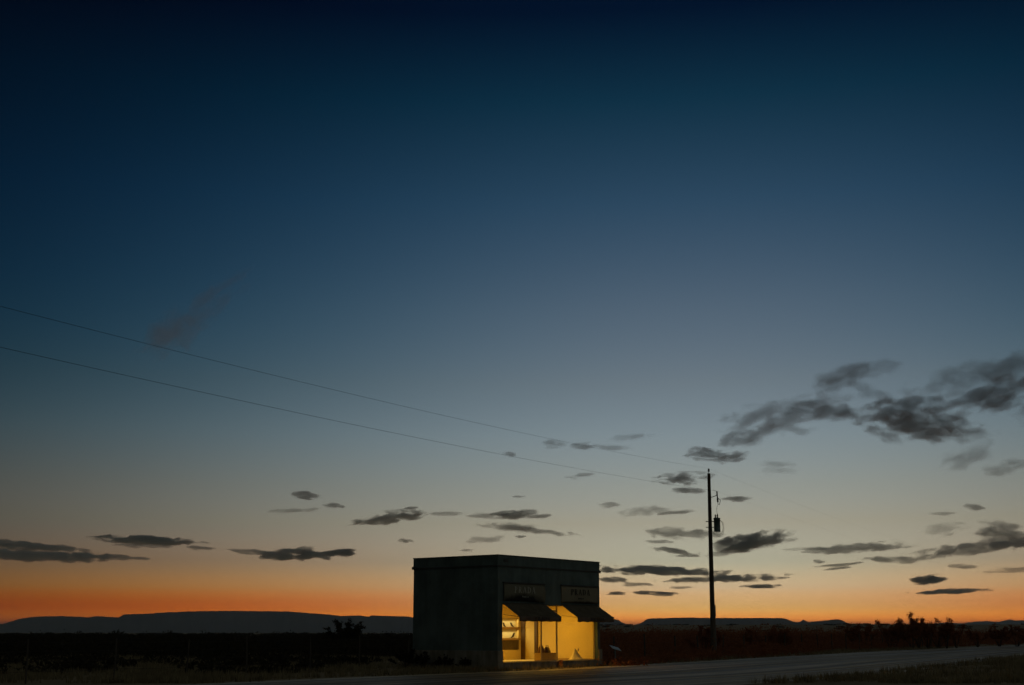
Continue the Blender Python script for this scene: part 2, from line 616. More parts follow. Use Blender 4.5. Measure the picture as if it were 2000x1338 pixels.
rr = np.concatenate([np.linspace(4, 200, 50)[:-1], np.geomspace(200, 30000, 60)])
aa = np.linspace(0, 2 * np.pi, 241)[:-1]
gx = np.outer(rr, np.sin(aa))
gy = np.outer(rr, np.cos(aa))
gz = ground_z(gx, gy)
gv = np.stack([gx, gy, gz], -1).reshape(-1, 3)
na = len(aa)
ii, kk = np.meshgrid(np.arange(len(rr) - 1), np.arange(na), indexing='ij')
k2 = (kk + 1) % na
gf = np.stack([ii * na + kk, ii * na + k2, (ii + 1) * na + k2, (ii + 1) * na + kk], -1).reshape(-1, 4)
# close the middle
gv = np.vstack([gv, [[0, 0, 0]]])
c0 = len(gv) - 1
fan = np.stack([np.full(na, c0), np.full(na, c0), (np.arange(na) + 1) % na, np.arange(na)], -1)
g_me = bpy.data.meshes.new('ground')
g_me.from_pydata(gv.tolist(), [], [tuple(q)[::-1] for q in gf.tolist()] + [(c0, (k + 1) % na, k)[::-1] for k in range(na)])
g_me.polygons.foreach_set('use_smooth', [True] * len(g_me.polygons))
g_me.materials.append(M['dirt'])
tag(link('ground', g_me), kind='structure')

# ------------------------------------------------------------------ highway (bends slightly past the shop)
RC = np.array([(-62, -62), (-30, -4), (-3.0, 37.0), (6.5, 50.2), (15.0, 65.6), (24.4, 83.0), (39.5, 110), (61.5, 147.5), (115, 236), (260, 470), (700, 1170)], float)


def resample(P, step=2.0):
    out = []
    n = len(P)
    for i in range(n - 1):
        p0, p1, p2, p3 = P[max(i - 1, 0)], P[i], P[i + 1], P[min(i + 2, n - 1)]
        m = max(2, int(np.hypot(*(p2 - p1)) / step))
        for k in range(m):
            t = k / m
            out.append(0.5 * ((2 * p1) + (-p0 + p2) * t + (2 * p0 - 5 * p1 + 4 * p2 - p3) * t ** 2 + (-p0 + 3 * p1 - 3 * p2 + p3) * t ** 3))
    out.append(P[-1])
    return np.array(out)


RL = resample(RC, 3.0)
RT = np.gradient(RL, axis=0)
RT /= np.linalg.norm(RT, axis=1)[:, None]
RN = np.stack([-RT[:, 1], RT[:, 0]], 1)   # towards the shop


def road_strip(name, o0, o1, z0, z1, m, parent=None, i0=0, i1=None, cols=1):
    sl = slice(i0, i1)
    c, n = RL[sl], RN[sl]
    vs_ = []
    for k in range(cols + 1):
        o = o0 + (o1 - o0) * k / cols
        z = z0 + (z1 - z0) * k / cols
        p = c + n * o
        vs_.append(np.column_stack([p, ground_z(p[:, 0], p[:, 1]) + z]))
    vs_ = np.array(vs_)
    L = len(c)
    i, k = np.meshgrid(np.arange(L - 1), np.arange(cols), indexing='ij')
    f = np.stack([k * L + i, (k + 1) * L + i, (k + 1) * L + i + 1, k * L + i + 1], -1).reshape(-1, 4)
    fr_ = f[:, ::-1]
    me = np_mesh(name, vs_.reshape(-1, 3), fr_, m)
    run = np.concatenate([[0], np.cumsum(np.linalg.norm(np.diff(c, axis=0), axis=1))])
    uu = np.repeat([o0 + (o1 - o0) * q_ / cols for q_ in range(cols + 1)], L)
    vv = np.tile(run, cols + 1)
    if len(me.loops) == fr_.size:
        lay = me.uv_layers.new(name='along')
        idx = fr_.ravel()
        lay.data.foreach_set('uv', np.column_stack([uu[idx], vv[idx]]).astype(np.float32).ravel())
    return link(name, me, parent)


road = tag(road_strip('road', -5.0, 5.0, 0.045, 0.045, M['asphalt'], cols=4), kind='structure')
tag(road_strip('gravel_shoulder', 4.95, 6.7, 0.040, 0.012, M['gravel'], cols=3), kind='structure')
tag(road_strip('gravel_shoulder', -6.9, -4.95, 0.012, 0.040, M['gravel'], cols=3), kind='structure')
for o in (-4.25, 4.15):
    road_strip('edge_line', o, o + 0.13, 0.050, 0.050, M['line_white'], road)
for o in (-0.17, 0.06):
    road_strip('centre_line', o, o + 0.11, 0.050, 0.050, M['line_yellow'], road)

# ------------------------------------------------------------------ mesas and far mountains
def ridge(name, prof, D, depth, label, seed, step=3.0, cliff=0.55):
    rg = np.random.default_rng(seed)
    px = np.arange(prof[0][0], prof[-1][0] + step, step)
    py = np.interp(px, [p[0] for p in prof], [p[1] for p in prof])
    X, Z = [], []
    for a, b in zip(px, py):
        d = view_dir(a, b)
        X.append(d.x / d.y * D)
        Z.append(max(0.0, CAM_H + d.z / d.y * D))
    X = np.array(X)
    Z = np.array(Z)
    n = len(X)
    def fbm(freqs):
        s = np.zeros(n)
        for f_, a_ in freqs:
            ph = rg.uniform(0, 6.28, 3)
            s += a_ * np.sin(np.arange(n) * f_ + ph[0] + 1.7 * np.sin(np.arange(n) * f_ * 0.37 + ph[1]))
        return s
    Z = np.maximum(0, Z + fbm([(0.9, 0.6), (2.1, 0.5)]) * (Z > 20))
    gul = fbm([(0.13, 0.35), (0.31, 0.3), (0.7, 0.25), (1.3, 0.2)])
    rows = []
    for off, hz, g in ((-0.62, -0.02, 0.0), (-0.45, 0.10, 0.06), (-0.30, 0.30, 0.09), (-0.19, 0.48, 0.08), (-0.10, cliff + 0.08, 0.05),
                       (-0.05, 0.95, 0.03), (0.0, 1.0, 0.02), (0.5, 0.99, 0.0), (1.0, 0.95, 0.0), (1.35, -0.02, 0.0)):
        y = D + depth * (off + g * gul)
        # keep bearings straight: points further off move out along the same bearing
        rows.append(np.column_stack([X * y / D, y, Z * hz * (y / D if hz > 0.9 else 1.0)]))
    m = len(rows)
    i, k = np.meshgrid(np.arange(n - 1), np.arange(m - 1), indexing='ij')
    f = np.stack([k * n + i, k * n + i + 1, (k + 1) * n + i + 1, (k + 1) * n + i], -1).reshape(-1, 4)
    me = np_mesh(name, np.array(rows).reshape(-1, 3), f, M['mesa'])
    return tag(link(name, me), label, kind='structure')


ridge('mesa', [(-700, 1237), (-420, 1233), (-250, 1229), (-60, 1226), (5, 1219), (40, 1208), (70, 1204.5), (120, 1203), (160, 1205), (168, 1206), (190, 1203.5),
               (232, 1206), (241, 1200), (300, 1198), (305, 1197), (370, 1194), (440, 1193), (560, 1194), (640, 1200), (665, 1203), (700, 1202), (722, 1204.5),
               (725, 1202), (795, 1204), (808, 1206), (900, 1208), (1000, 1208), (1100, 1208), (1195, 1209), (1207, 1210),
               (1215, 1216), (1230, 1221), (1243, 1228), (1262, 1237)], 9000, 1500, 'long grey blue flat mesa left of and behind the shop', 3)
ridge('mesa', [(1180, 1237), (1236, 1221.5), (1246, 1219), (1254, 1216), (1260, 1211), (1266, 1208), (1300, 1207), (1340, 1206), (1400, 1207), (1480, 1207),
               (1526, 1207), (1536, 1208.5), (1546, 1213), (1553, 1215), (1563, 1215), (1567, 1211.5), (1570, 1210), (1573, 1212), (1578, 1215), (1610, 1212), (1638, 1209),
               (1646, 1212), (1653, 1216), (1668, 1221), (1710, 1230), (1760, 1237)], 8200, 1300, 'flat topped mesa with a small butte right of the pole', 9)
ridge('mountains', [(1640, 1237), (1700, 1226), (1790, 1220), (1850, 1216), (1880, 1217.5), (1905, 1214), (1925, 1213), (1950, 1214.5), (1962, 1212), (1972, 1209.5), (1985, 1212),
                    (2010, 1211), (2060, 1214), (2150, 1217), (2320, 1226), (2500, 1237)], 13500, 2600, 'pale far mountains at the right edge', 21)


# ------------------------------------------------------------------ clouds: soft volumes 2.5 km above the plain
def cloud_material(name='evening_cloud', col=(0.66, 0.73, 0.76), g=0.35):
    m = bpy.data.materials.new(name)
    m.use_nodes = True
    t = m.node_tree
    t.nodes.clear()
    out = t.nodes.new('ShaderNodeOutputMaterial')
    N = t.nodes.new

    def mm(op, a, b=None, c=None, clamp=False):
        n = N('ShaderNodeMath')
        n.operation = op
        n.use_clamp = clamp
        for i, v in enumerate((a, b, c)):
            if v is None:
                continue
            if isinstance(v, (int, float)):
                n.inputs[i].default_value = v
            else:
                t.links.new(v, n.inputs[i])
        return n.outputs[0]
    co = N('ShaderNodeTexCoord')
    oi = N('ShaderNodeObjectInfo')
    sc = N('ShaderNodeSeparateColor')
    t.links.new(oi.outputs['Color'], sc.inputs[0])
    kx, kz, sg = sc.outputs[0], sc.outputs[1], sc.outputs[2]
    cm = N('ShaderNodeCombineXYZ')
    t.links.new(kx, cm.inputs[0])
    cm.inputs[1].default_value = 0.7
    t.links.new(kz, cm.inputs[2])
    ml = N('ShaderNodeVectorMath')
    ml.operation = 'MULTIPLY'
    t.links.new(co.outputs['Object'], ml.inputs[0])
    t.links.new(cm.outputs[0], ml.inputs[1])
    ad = N('ShaderNodeVectorMath')
    ad.operation = 'ADD'
    rs = mm('MULTIPLY', oi.outputs['Random'], 97.0)
    cr = N('ShaderNodeCombineXYZ')
    t.links.new(rs, cr.inputs[0])
    t.links.new(mm('MULTIPLY', rs, 1.7), cr.inputs[2])
    t.links.new(ml.outputs[0], ad.inputs[0])
    t.links.new(cr.outputs[0], ad.inputs[1])
    nz = N('ShaderNodeTexNoise')
    nz.inputs['Scale'].default_value = 1.0
    nz.inputs['Detail'].default_value = 6.0
    nz.inputs['Roughness'].default_value = 0.54
    nz.inputs['Distortion'].default_value = 0.3
    t.links.new(ad.outputs[0], nz.inputs['Vector'])
    ln = N('ShaderNodeVectorMath')
    ln.operation = 'LENGTH'
    t.links.new(co.outputs['Object'], ln.inputs[0])
    r2 = mm('MULTIPLY', ln.outputs['Value'], ln.outputs['Value'])
    q = mm('SUBTRACT', 1.0, r2, clamp=True)
    # body = q + 2.6*(noise-0.5) - 0.25
    body = mm('ADD', mm('MULTIPLY', mm('SUBTRACT', nz.outputs['Fac'], 0.5), oi.outputs['Alpha']), mm('MULTIPLY_ADD', q, 1.3, -0.54))
    body = mm('MULTIPLY', body, mm('MULTIPLY_ADD', oi.outputs['Alpha'], -1.8, 8.6), clamp=True)
    edge = mm('MULTIPLY', q, 3.0, clamp=True)
    dens = mm('MULTIPLY', mm('MULTIPLY', body, edge), sg)
    pv = N('ShaderNodeVolumePrincipled')
    pv.inputs['Color'].default_value = (*col, 1)
    pv.inputs['Anisotropy'].default_value = g
    # object colour holds extinction per ten kilometres
    t.links.new(mm('MULTIPLY', dens, 0.0001), pv.inputs['Density'])
    t.links.new(pv.outputs[0], out.inputs['Volume'])
    return m


M['cloud'] = cloud_material()
CLOUDS = [  # bearing and size as sighted: x, y, width, height, tilt, thickness
    (45, 1066, 200, 13, -3, .9), (60, 1084, 250, 19, -1, 1.0), (220, 1088, 105, 8, -2, .8),
    (290, 1056, 170, 14, -2, 1.0), (280, 1066, 100, 7, 0, .6), (392, 1070, 52, 8, -3, .7),
    (500, 1079, 100, 9, -4, .7), (575, 1084, 130, 19, 0, 1.0), (583, 1075, 60, 11, 10, .6), (663, 1080, 62, 13, 3, 1.0),
    (598, 967, 50, 14, -3, .7), (652, 988, 42, 9, -5, .6), (578, 997, 95, 7, 3, .35),
    (762, 1013, 135, 20, 8, .85), (797, 995, 42, 8, 4, .6), (768, 1000, 40, 8, 0, .4),
    (790, 1056, 28, 7, -5, .6), (872, 1003, 65, 8, 3, .4),
    (1003, 1005, 85, 16, 4, .8), (955, 1008, 80, 11, -2, .45), (1050, 1009, 62, 8, 2, .6), (1030, 1035, 170, 11, -6, .65),
    (1000, 1028, 90, 12, -3, .4), (950, 1053, 80, 11, 3, .4), (1017, 1048, 20, 5, 0, .6), (1013, 970, 24, 5, 0, .4), (910, 1075, 30, 5, 0, .4),
    (1140, 872, 48, 14, 2, .55), (1080, 868, 46, 15, 0, .4), (1195, 874, 66, 8, -3, .4), (995, 887, 30, 10, -6, .5),
    (1135, 930, 58, 9, 4, .4), (1185, 986, 48, 10, 0, .4), (1260, 998, 110, 15, 4, .35), (1320, 1001, 70, 7, 5, .55), (1235, 853, 95, 9, 5, .3),
    (1335, 934, 100, 20, 2, .8), (1342, 958, 64, 11, -3, .6), (1378, 887, 68, 22, -4, .75), (1425, 894, 70, 16, 9, .7),
    (1440, 974, 56, 10, -2, .6), (1520, 914, 70, 22, 0, .25),
    (1330, 1042, 140, 20, -2, .6), (1290, 1058, 52, 7, 0, .5), (1318, 1076, 80, 10, -8, .75), (1345, 1085, 46, 6, 0, .6),
    (1465, 1058, 140, 28, 8, .95), (1460, 1070, 160, 13, 10, .5),
    (1285, 1115, 225, 16, -2, 1.0), (1275, 1106, 46, 5, 3, .6), (1200, 1133, 66, 10, -6, .85), (1242, 1142, 60, 8, -3, .65),
    (1203, 1159, 34, 6, 0, .85), (1282, 1159, 72, 8, -3, .9), (1330, 1148, 56, 4, 0, .6),
    (1420, 1130, 210, 12, 2, .9), (1490, 1145, 70, 7, 0, .9),
    (1668, 1071, 175, 15, 3, .75), (1590, 1072, 100, 5, 0, .35), (1750, 1093, 105, 11, -2, .65),
    (1640, 1103, 86, 5, 5, .6), (1635, 1110, 44, 5, 6, .6), (1600, 1097, 20, 8, 0, .55),
    (1880, 1106, 52, 8, 0, .5), (1985, 1113, 95, 8, 2, .45), (1813, 1133, 58, 17, 2, .95), (1857, 1155, 125, 8, 2, 1.0),
    (1905, 990, 34, 11, -3, .55), (1840, 1003, 42, 6, -2, .35),
    (1962, 1040, 100, 30, -6, .8), (1900, 1070, 190, 20, 7, .75), (1975, 1062, 90, 14, 6, .75), (1842, 1034, 70, 22, 6, .22),
    (1640, 742, 110, 42, 18, .45), (1685, 726, 140, 26, 8, .3), (1700, 765, 90, 24, -25, .28),
    (1905, 738, 250, 46, 10, .42), (1955, 772, 190, 42, 13, .8), (2000, 716, 130, 40, 8, .4),
    (1540, 806, 240, 42, 7, .55), (1465, 852, 100, 28, 11, .6), (1530, 838, 120, 26, 0, .33), (1590, 800, 130, 26, -4, .5),
    (1745, 800, 190, 30, 5, .84), (1795, 832, 180, 46, -3, .88), (1865, 846, 100, 26, -8, .55),
    (1890, 890, 90, 34, 20, .32), (1975, 912, 100, 18, 8, .35),
    (385, 612, 230, 44, 38, .10), (335, 655, 110, 60, 34, .10),
    # the same band goes on outside the frame
    (-160, 1060, 240, 22, 2, .9), (-420, 1020, 320, 34, -3, .8), (2180, 1050, 260, 34, 4, .85), (2260, 760, 380, 90, 8, .8), (2500, 900, 420, 70, 3, .8),
]
bm = bmesh.new()
bmesh.ops.create_icosphere(bm, subdivisions=3, radius=1.0)
cl_me = bpy.data.meshes.new('cloud')
bm.to_mesh(cl_me)
bm.free()
cl_me.materials.append(M['cloud'])
M['cirrus'] = cloud_material('high_cirrus', (0.98, 1.0, 1.0), 0.3)
ci_me = cl_me.copy()
ci_me.name = 'cirrus'
ci_me.materials.clear()
ci_me.materials.append(M['cirrus'])
for (x, y, w, h, tilt, den) in CLOUDS:
    d = view_dir(x, y)
    hor = math.hypot(d.x, d.y)
    dist = 2500.0 / (d.z / hor)
    s = dist / FPX / math.cos(math.atan2(abs(x - 1000), FPX))
    o = bpy.data.objects.new('cloud', cl_me if den > 0.15 else ci_me)
    COL.objects.link(o)
    o.location = (d.x / hor * dist, d.y / hor * dist, 2500.0 + CAM_H)
    hw, hh = w * s * 0.72, h * s * (0.76 if y > 940 else 0.84)
    hd = max(hw * 0.45, hh * 1.5)
    o.scale = (hw, hd, hh)
    o.rotation_euler = Matrix.Rotation(-math.atan2(d.x, d.y), 4, 'Z').to_euler()
    o.rotation_mode = 'QUATERNION'
    o.rotation_quaternion = (Matrix.Rotation(-math.atan2(d.x, d.y), 3, 'Z') @ Matrix.Rotation(-R(tilt), 3, 'Y')).to_quaternion()
    tau = (0.26 + 2.5 * den ** 2.0) * (1.0 if y > 940 else 0.85) + (1.0 if den >= 0.9 else 0.0) if den > 0.15 else 0.27
    rag = 3.5 if y > 1045 else (3.7 if y > 940 else 3.95)
    o.color = (max(1.2, w / (40.0 if h < 24 else 56.0)), max(1.1, h / (11.0 if h < 24 else 21.0)), 10000.0 * tau / hd, rag)
    tag(o, kind='structure')

# ------------------------------------------------------------------ the shop
BA = R(51.99)
shop = tag(empty('boutique_building', (-0.602, 54.854, 0.0), BA),
           'small flat roofed stucco shop with lit display window and two awnings', 'building')
BW, BD, BH = 7.6, 4.78, 4.734
OPX0, OPX1, OPZ0, OPZ1 = 0.32, 7.40, 0.28, 2.68
TH = 0.20
LZ = 4.24


def shop_to_world(s, t, z):
    c, q = math.cos(BA), math.sin(BA)
    return Vector((-0.602 + s * c - t * q, 54.854 + s * q + t * c, z))


# walls up to the drip ledge, parapet band above it
b = MB()
b.box((0, 0, 0.0), (OPX0, TH, LZ)).box((OPX1, 0, 0.0), (BW, TH, LZ))
b.box((OPX0, 0, OPZ1), (OPX1, TH, LZ)).box((OPX0, 0, 0.0), (OPX1, TH, OPZ0))
bm = bmesh.new()
fw = b.mesh('front_wall', M['stucco'])
bm.from_mesh(fw)
bmesh.ops.remove_doubles(bm, verts=bm.verts, dist=1e-4)
# drop the inner shared faces
dup = {}
for f in bm.faces:
    key = tuple(round(c, 3) for c in f.calc_center_median())
    dup.setdefault(key, []).append(f)
bmesh.ops.delete(bm, geom=[f for v in dup.values() if len(v) > 1 for f in v], context='FACES')
bm.to_mesh(fw)
bm.free()
link('front_wall', fw, shop)
MB().box((0, TH, 0), (TH, BD - TH, LZ)).build('side_wall', M['stucco'], shop)
MB().box((BW - TH, TH, 0), (BW, BD - TH, LZ)).build('side_wall', M['stucco'], shop)
MB().box((0, BD - TH, 0), (BW, BD, LZ)).build('back_wall', M['stucco'], shop)
b = MB()
e = 0.015
for a0, a1 in (((-e, -e), (BW + e, 0.22)), ((-e, BD - 0.22), (BW + e, BD + e)), ((-e, 0.22), (0.22, BD - 0.22)), ((BW - 0.22, 0.22), (BW + e, BD - 0.22))):
    b.box((*a0, LZ + 0.05), (*a1, BH - 0.03))
b.build('parapet', M['stucco'], shop)
b = MB()
e = 0.035
for a0, a1 in (((-e, -e), (BW + e, 0.24)), ((-e, BD - 0.24), (BW + e, BD + e)), ((-e, 0.24), (0.24, BD - 0.24)), ((BW - 0.24, 0.24), (BW + e, BD - 0.24))):
    b.box((*a0, BH - 0.03), (*a1, BH))
b.build('parapet_cap', M['flash'], shop)
b = MB()
e = 0.045
for a0, a1 in (((-e, -e), (BW + e, 0.2)), ((-e, BD - 0.2), (BW + e, BD + e)), ((-e, 0.2), (0.2, BD - 0.2)), ((BW - 0.2, 0.2), (BW + e, BD - 0.2))):
    b.box((*a0, LZ), (*a1, LZ + 0.05))
b.build('drip_ledge', M['flash'], shop)
MB().box((0.2, 0.2, LZ - 0.12), (BW - 0.2, BD - 0.2, LZ)).build('roof', M['roof'], shop)
# water spouts at the two far corners
MB().box((-0.20, BD - 0.20, LZ - 0.02), (-0.045, BD - 0.06, LZ + 0.10)).build('rain_spout', M['flash'], shop)
MB().box((BW + 0.045, 0.05, LZ - 0.02), (BW + 0.22, 0.19, LZ + 0.10)).build('rain_spout', M['flash'], shop)
MB().box((0.38, -0.045, 4.44), (0.66, -0.016, 4.56)).build('overflow_drain', M['flash'], shop)
# plinth, thicker than the wall, under and beside the window
b = MB()
e = 0.07
b.box((-e, -e, 0), (OPX0 - 0.02, 0.0, 0.76)).box((OPX1 + 0.02, -e, 0), (BW + e, 0.0, 0.76)).box((OPX0 - 0.02, -e, 0), (OPX1 + 0.02, 0.0, 0.225))
b.box((-e, 0.0, 0), (0.0, BD, 0.76)).box((BW, 0.0, 0), (BW + e, BD, 0.76))
b.build('plinth', M['plinth'], shop, bevel=0.008)
MB().box((OPX0, -0.10, 0.225), (OPX1, 0.12, 0.283)).build('window_sill', M['plinth'], shop)

# window and door frames, glass set back 0.2 m
GT = 0.17
XD0, XD1 = 3.30, 4.46


def frame_part(name, x0, x1, z0, z1, w, parent, t0=GT, t1=GT + 0.06):
    q = MB()
    q.box((x0, t0, z0), (x0 + w, t1, z1)).box((x1 - w, t0, z0), (x1, t1, z1))
    q.box((x0 + w, t0, z0), (x1 - w, t1, z0 + w)).box((x0 + w, t0, z1 - w), (x1 - w, t1, z1))
    return q.build(name, M['alu'], parent)


for x0, x1 in ((OPX0 + 0.003, XD0), (XD1, OPX1 - 0.003)):
    fr = frame_part('window', x0, x1, 0.285, OPZ1 - 0.003, 0.026, shop)
    MB().box((x0 + 0.03, GT + 0.022, 0.31), (x1 - 0.03, GT + 0.030, OPZ1 - 0.03)).build('pane', M['glass'], fr)
fr = frame_part('door', XD0 + 0.004, XD1 - 0.004, 0.287, 2.42, 0.032, shop, GT + 0.005, GT + 0.055)
MB().box((XD0 + 0.04, GT + 0.022, 0.32), (XD1 - 0.04, GT + 0.030, 2.39)).build('pane', M['glass'], fr)
MB().tube([(XD1 - 0.14, GT - 0.045, 0.95), (XD1 - 0.14, GT - 0.045, 1.55)], 0.014).tube([(XD1 - 0.14, GT - 0.045, 1.0), (XD1 - 0.14, GT + 0.01, 1.0)], 0.008).tube(
    [(XD1 - 0.14, GT - 0.045, 1.5), (XD1 - 0.14, GT + 0.01, 1.5)], 0.008).build('handle', M['alu'], fr)
fr = frame_part('transom', XD0 + 0.004, XD1 - 0.004, 2.424, OPZ1 - 0.003, 0.04, shop)
MB().box((XD0 + 0.03, GT + 0.022, 2.45), (XD1 - 0.03, GT + 0.030, OPZ1 - 0.03)).build('pane', M['glass'], fr)

# interior lining
FZ, CZ = 0.25, 2.86
IX0, IX1, IT0, IT1 = 0.23, 7.36, 0.235, 4.42
MB().box((TH, TH + 0.003, 0.1), (BW - TH, BD - TH, FZ)).build('shop_floor', M['carpet'], shop)
MB().box((TH, TH, CZ), (BW - TH, BD - TH, CZ + 0.06)).build('ceiling', M['ceiling'], shop)
MB().box((IX1, TH + 0.04, FZ), (BW - TH, BD - TH, CZ)).build('interior_wall', M['cream'], shop)
MB().box((TH, TH + 0.04, FZ), (IX0, BD - TH, CZ)).build('interior_wall', M['cream'], shop)
# back wall lining with the shelf recess left open (x 4.55 to 7.16)
SX0, SX1, SB = 4.55, 7.13, 4.56
b = MB()
b.box((IX0, IT1, FZ), (SX0, BD - TH, CZ)).box((SX1, IT1, FZ), (IX1, BD - TH, CZ))
b.box((SX0, IT1, 2.18), (SX1, BD - TH, CZ)).box((SX0, IT1, FZ), (SX1, BD - TH, 0.70))
b.build('interior_wall', M['cream'], shop)
MB().box((SX0, BD - TH - 0.012, 1.24), (SX1, BD - TH, 2.18)).build('shelf_back', M['ceiling'], shop)
for z0, z1 in ((1.665, 1.755), (1.15, 1.245)):
    MB().box((SX0 + 0.002, IT1 - 0.16, z0), (SX1 - 0.002, BD - TH - 0.014, z1)).build('shelf', M['shelfwood'], shop)
MB().box((SX0 + 0.002, IT1 - 0.03, 0.72), (SX1 - 0.002, BD - TH - 0.014, 1.145)).build('drawer_front', M['drawer'], shop)
# dark posts on the right hand wall, skirting
MB().box((IX1 - 0.06, 4.17, FZ), (IX1 - 0.003, 4.40, CZ)).build('wall_post', M['wood'], shop)
MB().box((IX1 - 0.09, 3.40, FZ), (IX1 - 0.003, 3.57, CZ)).build('wall_post', M['wood'], shop)
MB().box((IX1 - 0.025, 0.28, FZ), (IX1 - 0.003, 3.39, FZ + 0.08)).build('skirting', M['shelfwood'], shop)

# lamps inside the shop
WARM = (1.0, 0.53, 0.05)
LAMP = 1.3


def area_lamp(loc, sx, sy, rot, power, col, parent):
    L = bpy.data.lights.new('lamp', 'AREA')
    L.shape = 'RECTANGLE'
    L.size, L.size_y = sx, sy
    L.energy = power
    L.color = col
    o = bpy.data.objects.new('lamp', L)
    COL.objects.link(o)
    o.parent = parent
    o.location = loc
    o.rotation_euler = rot
    return o


M['tube'] = emitter('warm_lamp_diffuser', WARM, 0.10)
M['strip'] = emitter('shelf_lamp_diffuser', (1.0, 0.76, 0.28), 0.10)
for (cx, ct) in ((1.6, 1.5), (5.6, 1.5), (3.7, 3.2)):
    fx = MB().box((cx - 0.62, ct - 0.09, CZ - 0.045), (cx + 0.62, ct + 0.09, CZ - 0.002)).build('ceiling_lamp', M['alu'], shop)
    MB().box((cx - 0.58, ct - 0.07, CZ - 0.050), (cx + 0.58, ct + 0.07, CZ - 0.0455)).build('diffuser', M['tube'], fx)
    area_lamp((cx, ct, CZ - 0.055), 1.15, 0.14, (0, 0, 0), 1.6 * LAMP, WARM, fx)
for z in (2.165, 1.655):
    fx = MB().box((SX0 + 0.05, IT1 - 0.02, z - 0.02), (SX1 - 0.05, IT1 + 0.03, z)).build('shelf_lamp', M['alu'], shop)
    area_lamp(((SX0 + SX1) / 2, IT1 + 0.005, z - 0.024), SX1 - SX0 - 0.12, 0.04, (R(-28), 0, 0), 0.62 * LAMP, (1.0, 0.76, 0.28), fx)


# serif lettering ------------------------------------------------------------
def letter(ch):
    """list of x-z polygons in a box one unit high, and the advance"""
    def rect(x0, z0, x1, z1):
        return [(x0, z0), (x1, z0), (x1, z1), (x0, z1)]

    def diag(x0, z0, x1, z1, w):
        return [(x0 - w / 2, z0), (x0 + w / 2, z0), (x1 + w / 2, z1), (x1 - w / 2, z1)]

    def bowl(cx, cz, ro, zo, ri, zi):
        out = []
        n = 8
        for i in range(n):
            a0, a1 = -math.pi / 2 + math.pi * i / n, -math.pi / 2 + math.pi * (i + 1) / n
            out.append([(cx + ri * math.cos(a0), cz + zi * math.sin(a0)), (cx + ro * math.cos(a0), cz + zo * math.sin(a0)),
                        (cx + ro * math.cos(a1), cz + zo * math.sin(a1)), (cx + ri * math.cos(a1), cz + zi * math.sin(a1))])
        return out
    s = 0.045
    if ch in 'PR':
        p = [rect(0.10, 0, 0.24, 1), rect(0.02, 0, 0.10, s), rect(0.24, 0, 0.32, s), rect(0.02, 1 - s, 0.10, 1)]
        p += bowl(0.24, 0.73, 0.36, 0.27, 0.22, 0.22)
        if ch == 'R':
            p += [diag(0.66, 0, 0.36, 0.46, 0.14), rect(0.73, 0, 0.80, s)]
            return p, 0.84
        return p, 0.72
    if ch == 'A':
        return [diag(0.08, 0, 0.40, 1, 0.05), diag(0.68, 0, 0.40, 1, 0.14), rect(0.20, 0.31, 0.58, 0.36), rect(0.0, 0, 0.05, s), rect(0.11, 0, 0.17, s),
                rect(0.55, 0, 0.60, s), rect(0.76, 0, 0.82, s)], 0.86
    if ch == 'D':
        p = [rect(0.10, 0, 0.24, 1), rect(0.02, 0, 0.10, s), rect(0.02, 1 - s, 0.10, 1)]
        return p + bowl(0.24, 0.5, 0.52, 0.5, 0.37, 0.45), 0.86
    if ch == 'M':
        return [diag(0.10, 0, 0.12, 1, 0.05), diag(0.45, 0.05, 0.16, 1, 0.13), diag(0.45, 0.05, 0.74, 1, 0.05), diag(0.82, 0, 0.80, 1, 0.14)], 0.98
    if ch == 'F':
        return [rect(0.10, 0, 0.24, 1), rect(0.02, 0, 0.10, s), rect(0.24, 0, 0.32, s), rect(0.24, 1 - s, 0.62, 1), rect(0.24, 0.50, 0.52, 0.55)], 0.70


def lettering(word, cx, z, hgt, t, m, parent, wide=1.15, gap=0.10, whole=False):
    """each letter a piece of its own; the tiny second line stays one piece"""
    adv = [letter(c)[1] for c in word]
    tot = (sum(adv) + gap * (len(word) - 1)) * hgt * wide
    x = cx - tot / 2
    q = MB()
    for c, a in zip(word, adv):
        for poly in letter(c)[0]:
            q.prism([(x + px_ * hgt * wide, z + pz * hgt) for px_, pz in poly], t - 0.006, t)
        x += (a + gap) * hgt * wide
        if not whole:
            q.build('letter', m, parent)
            q = MB()
    if whole:
        tag(q.build('lettering', m, parent), kind='stuff')


# sign boards and awnings over each window
def sign(x0, x1, m, ink, label, stain):
    z0, z1 = 2.80, 3.55
    q = MB()
    nx = 14
    vs_, fs = [], []
    for i in range(nx + 1):
        for j in range(7):
            u_, w_ = i / nx, j / 6
            bulge = 0.045 * math.sin(math.pi * w_) * (0.6 + 0.4 * math.sin(u_ * 7 + x0)) + stain * 0.03 * u_ * (1 - w_)
            vs_.append((x0 + (x1 - x0) * u_, -0.03 - bulge, z0 + (z1 - z0) * w_ + 0.02 * stain * math.sin(u_ * 5) * (1 - w_)))
    for i in range(nx):
        for j in range(6):
            a_ = i * 7 + j
            fs.append((a_, a_ + 7, a_ + 8, a_ + 1))
    q.add(vs_, fs)
    o = q.build('sign_panel', m, shop, smooth=True)
    md = o.modifiers.new('thick', 'SOLIDIFY')
    md.thickness = 0.02
    md.offset = 1
    o['label'] = label
    c = (x0 + x1) / 2
    lettering('PRADA', c - 0.04, 3.16, 0.26, -0.112, ink, o, 1.25, 0.12)
    lettering('MARFA', c - 0.02, 2.97, 0.075, -0.108, ink, o, 1.2, 0.2, True)
    MB().box((x0 - 0.03, -0.10, z1 + 0.003), (x1 + 0.03, -0.003, z1 + 0.05)).build('panel_rail', M['flash'], o)
    return o


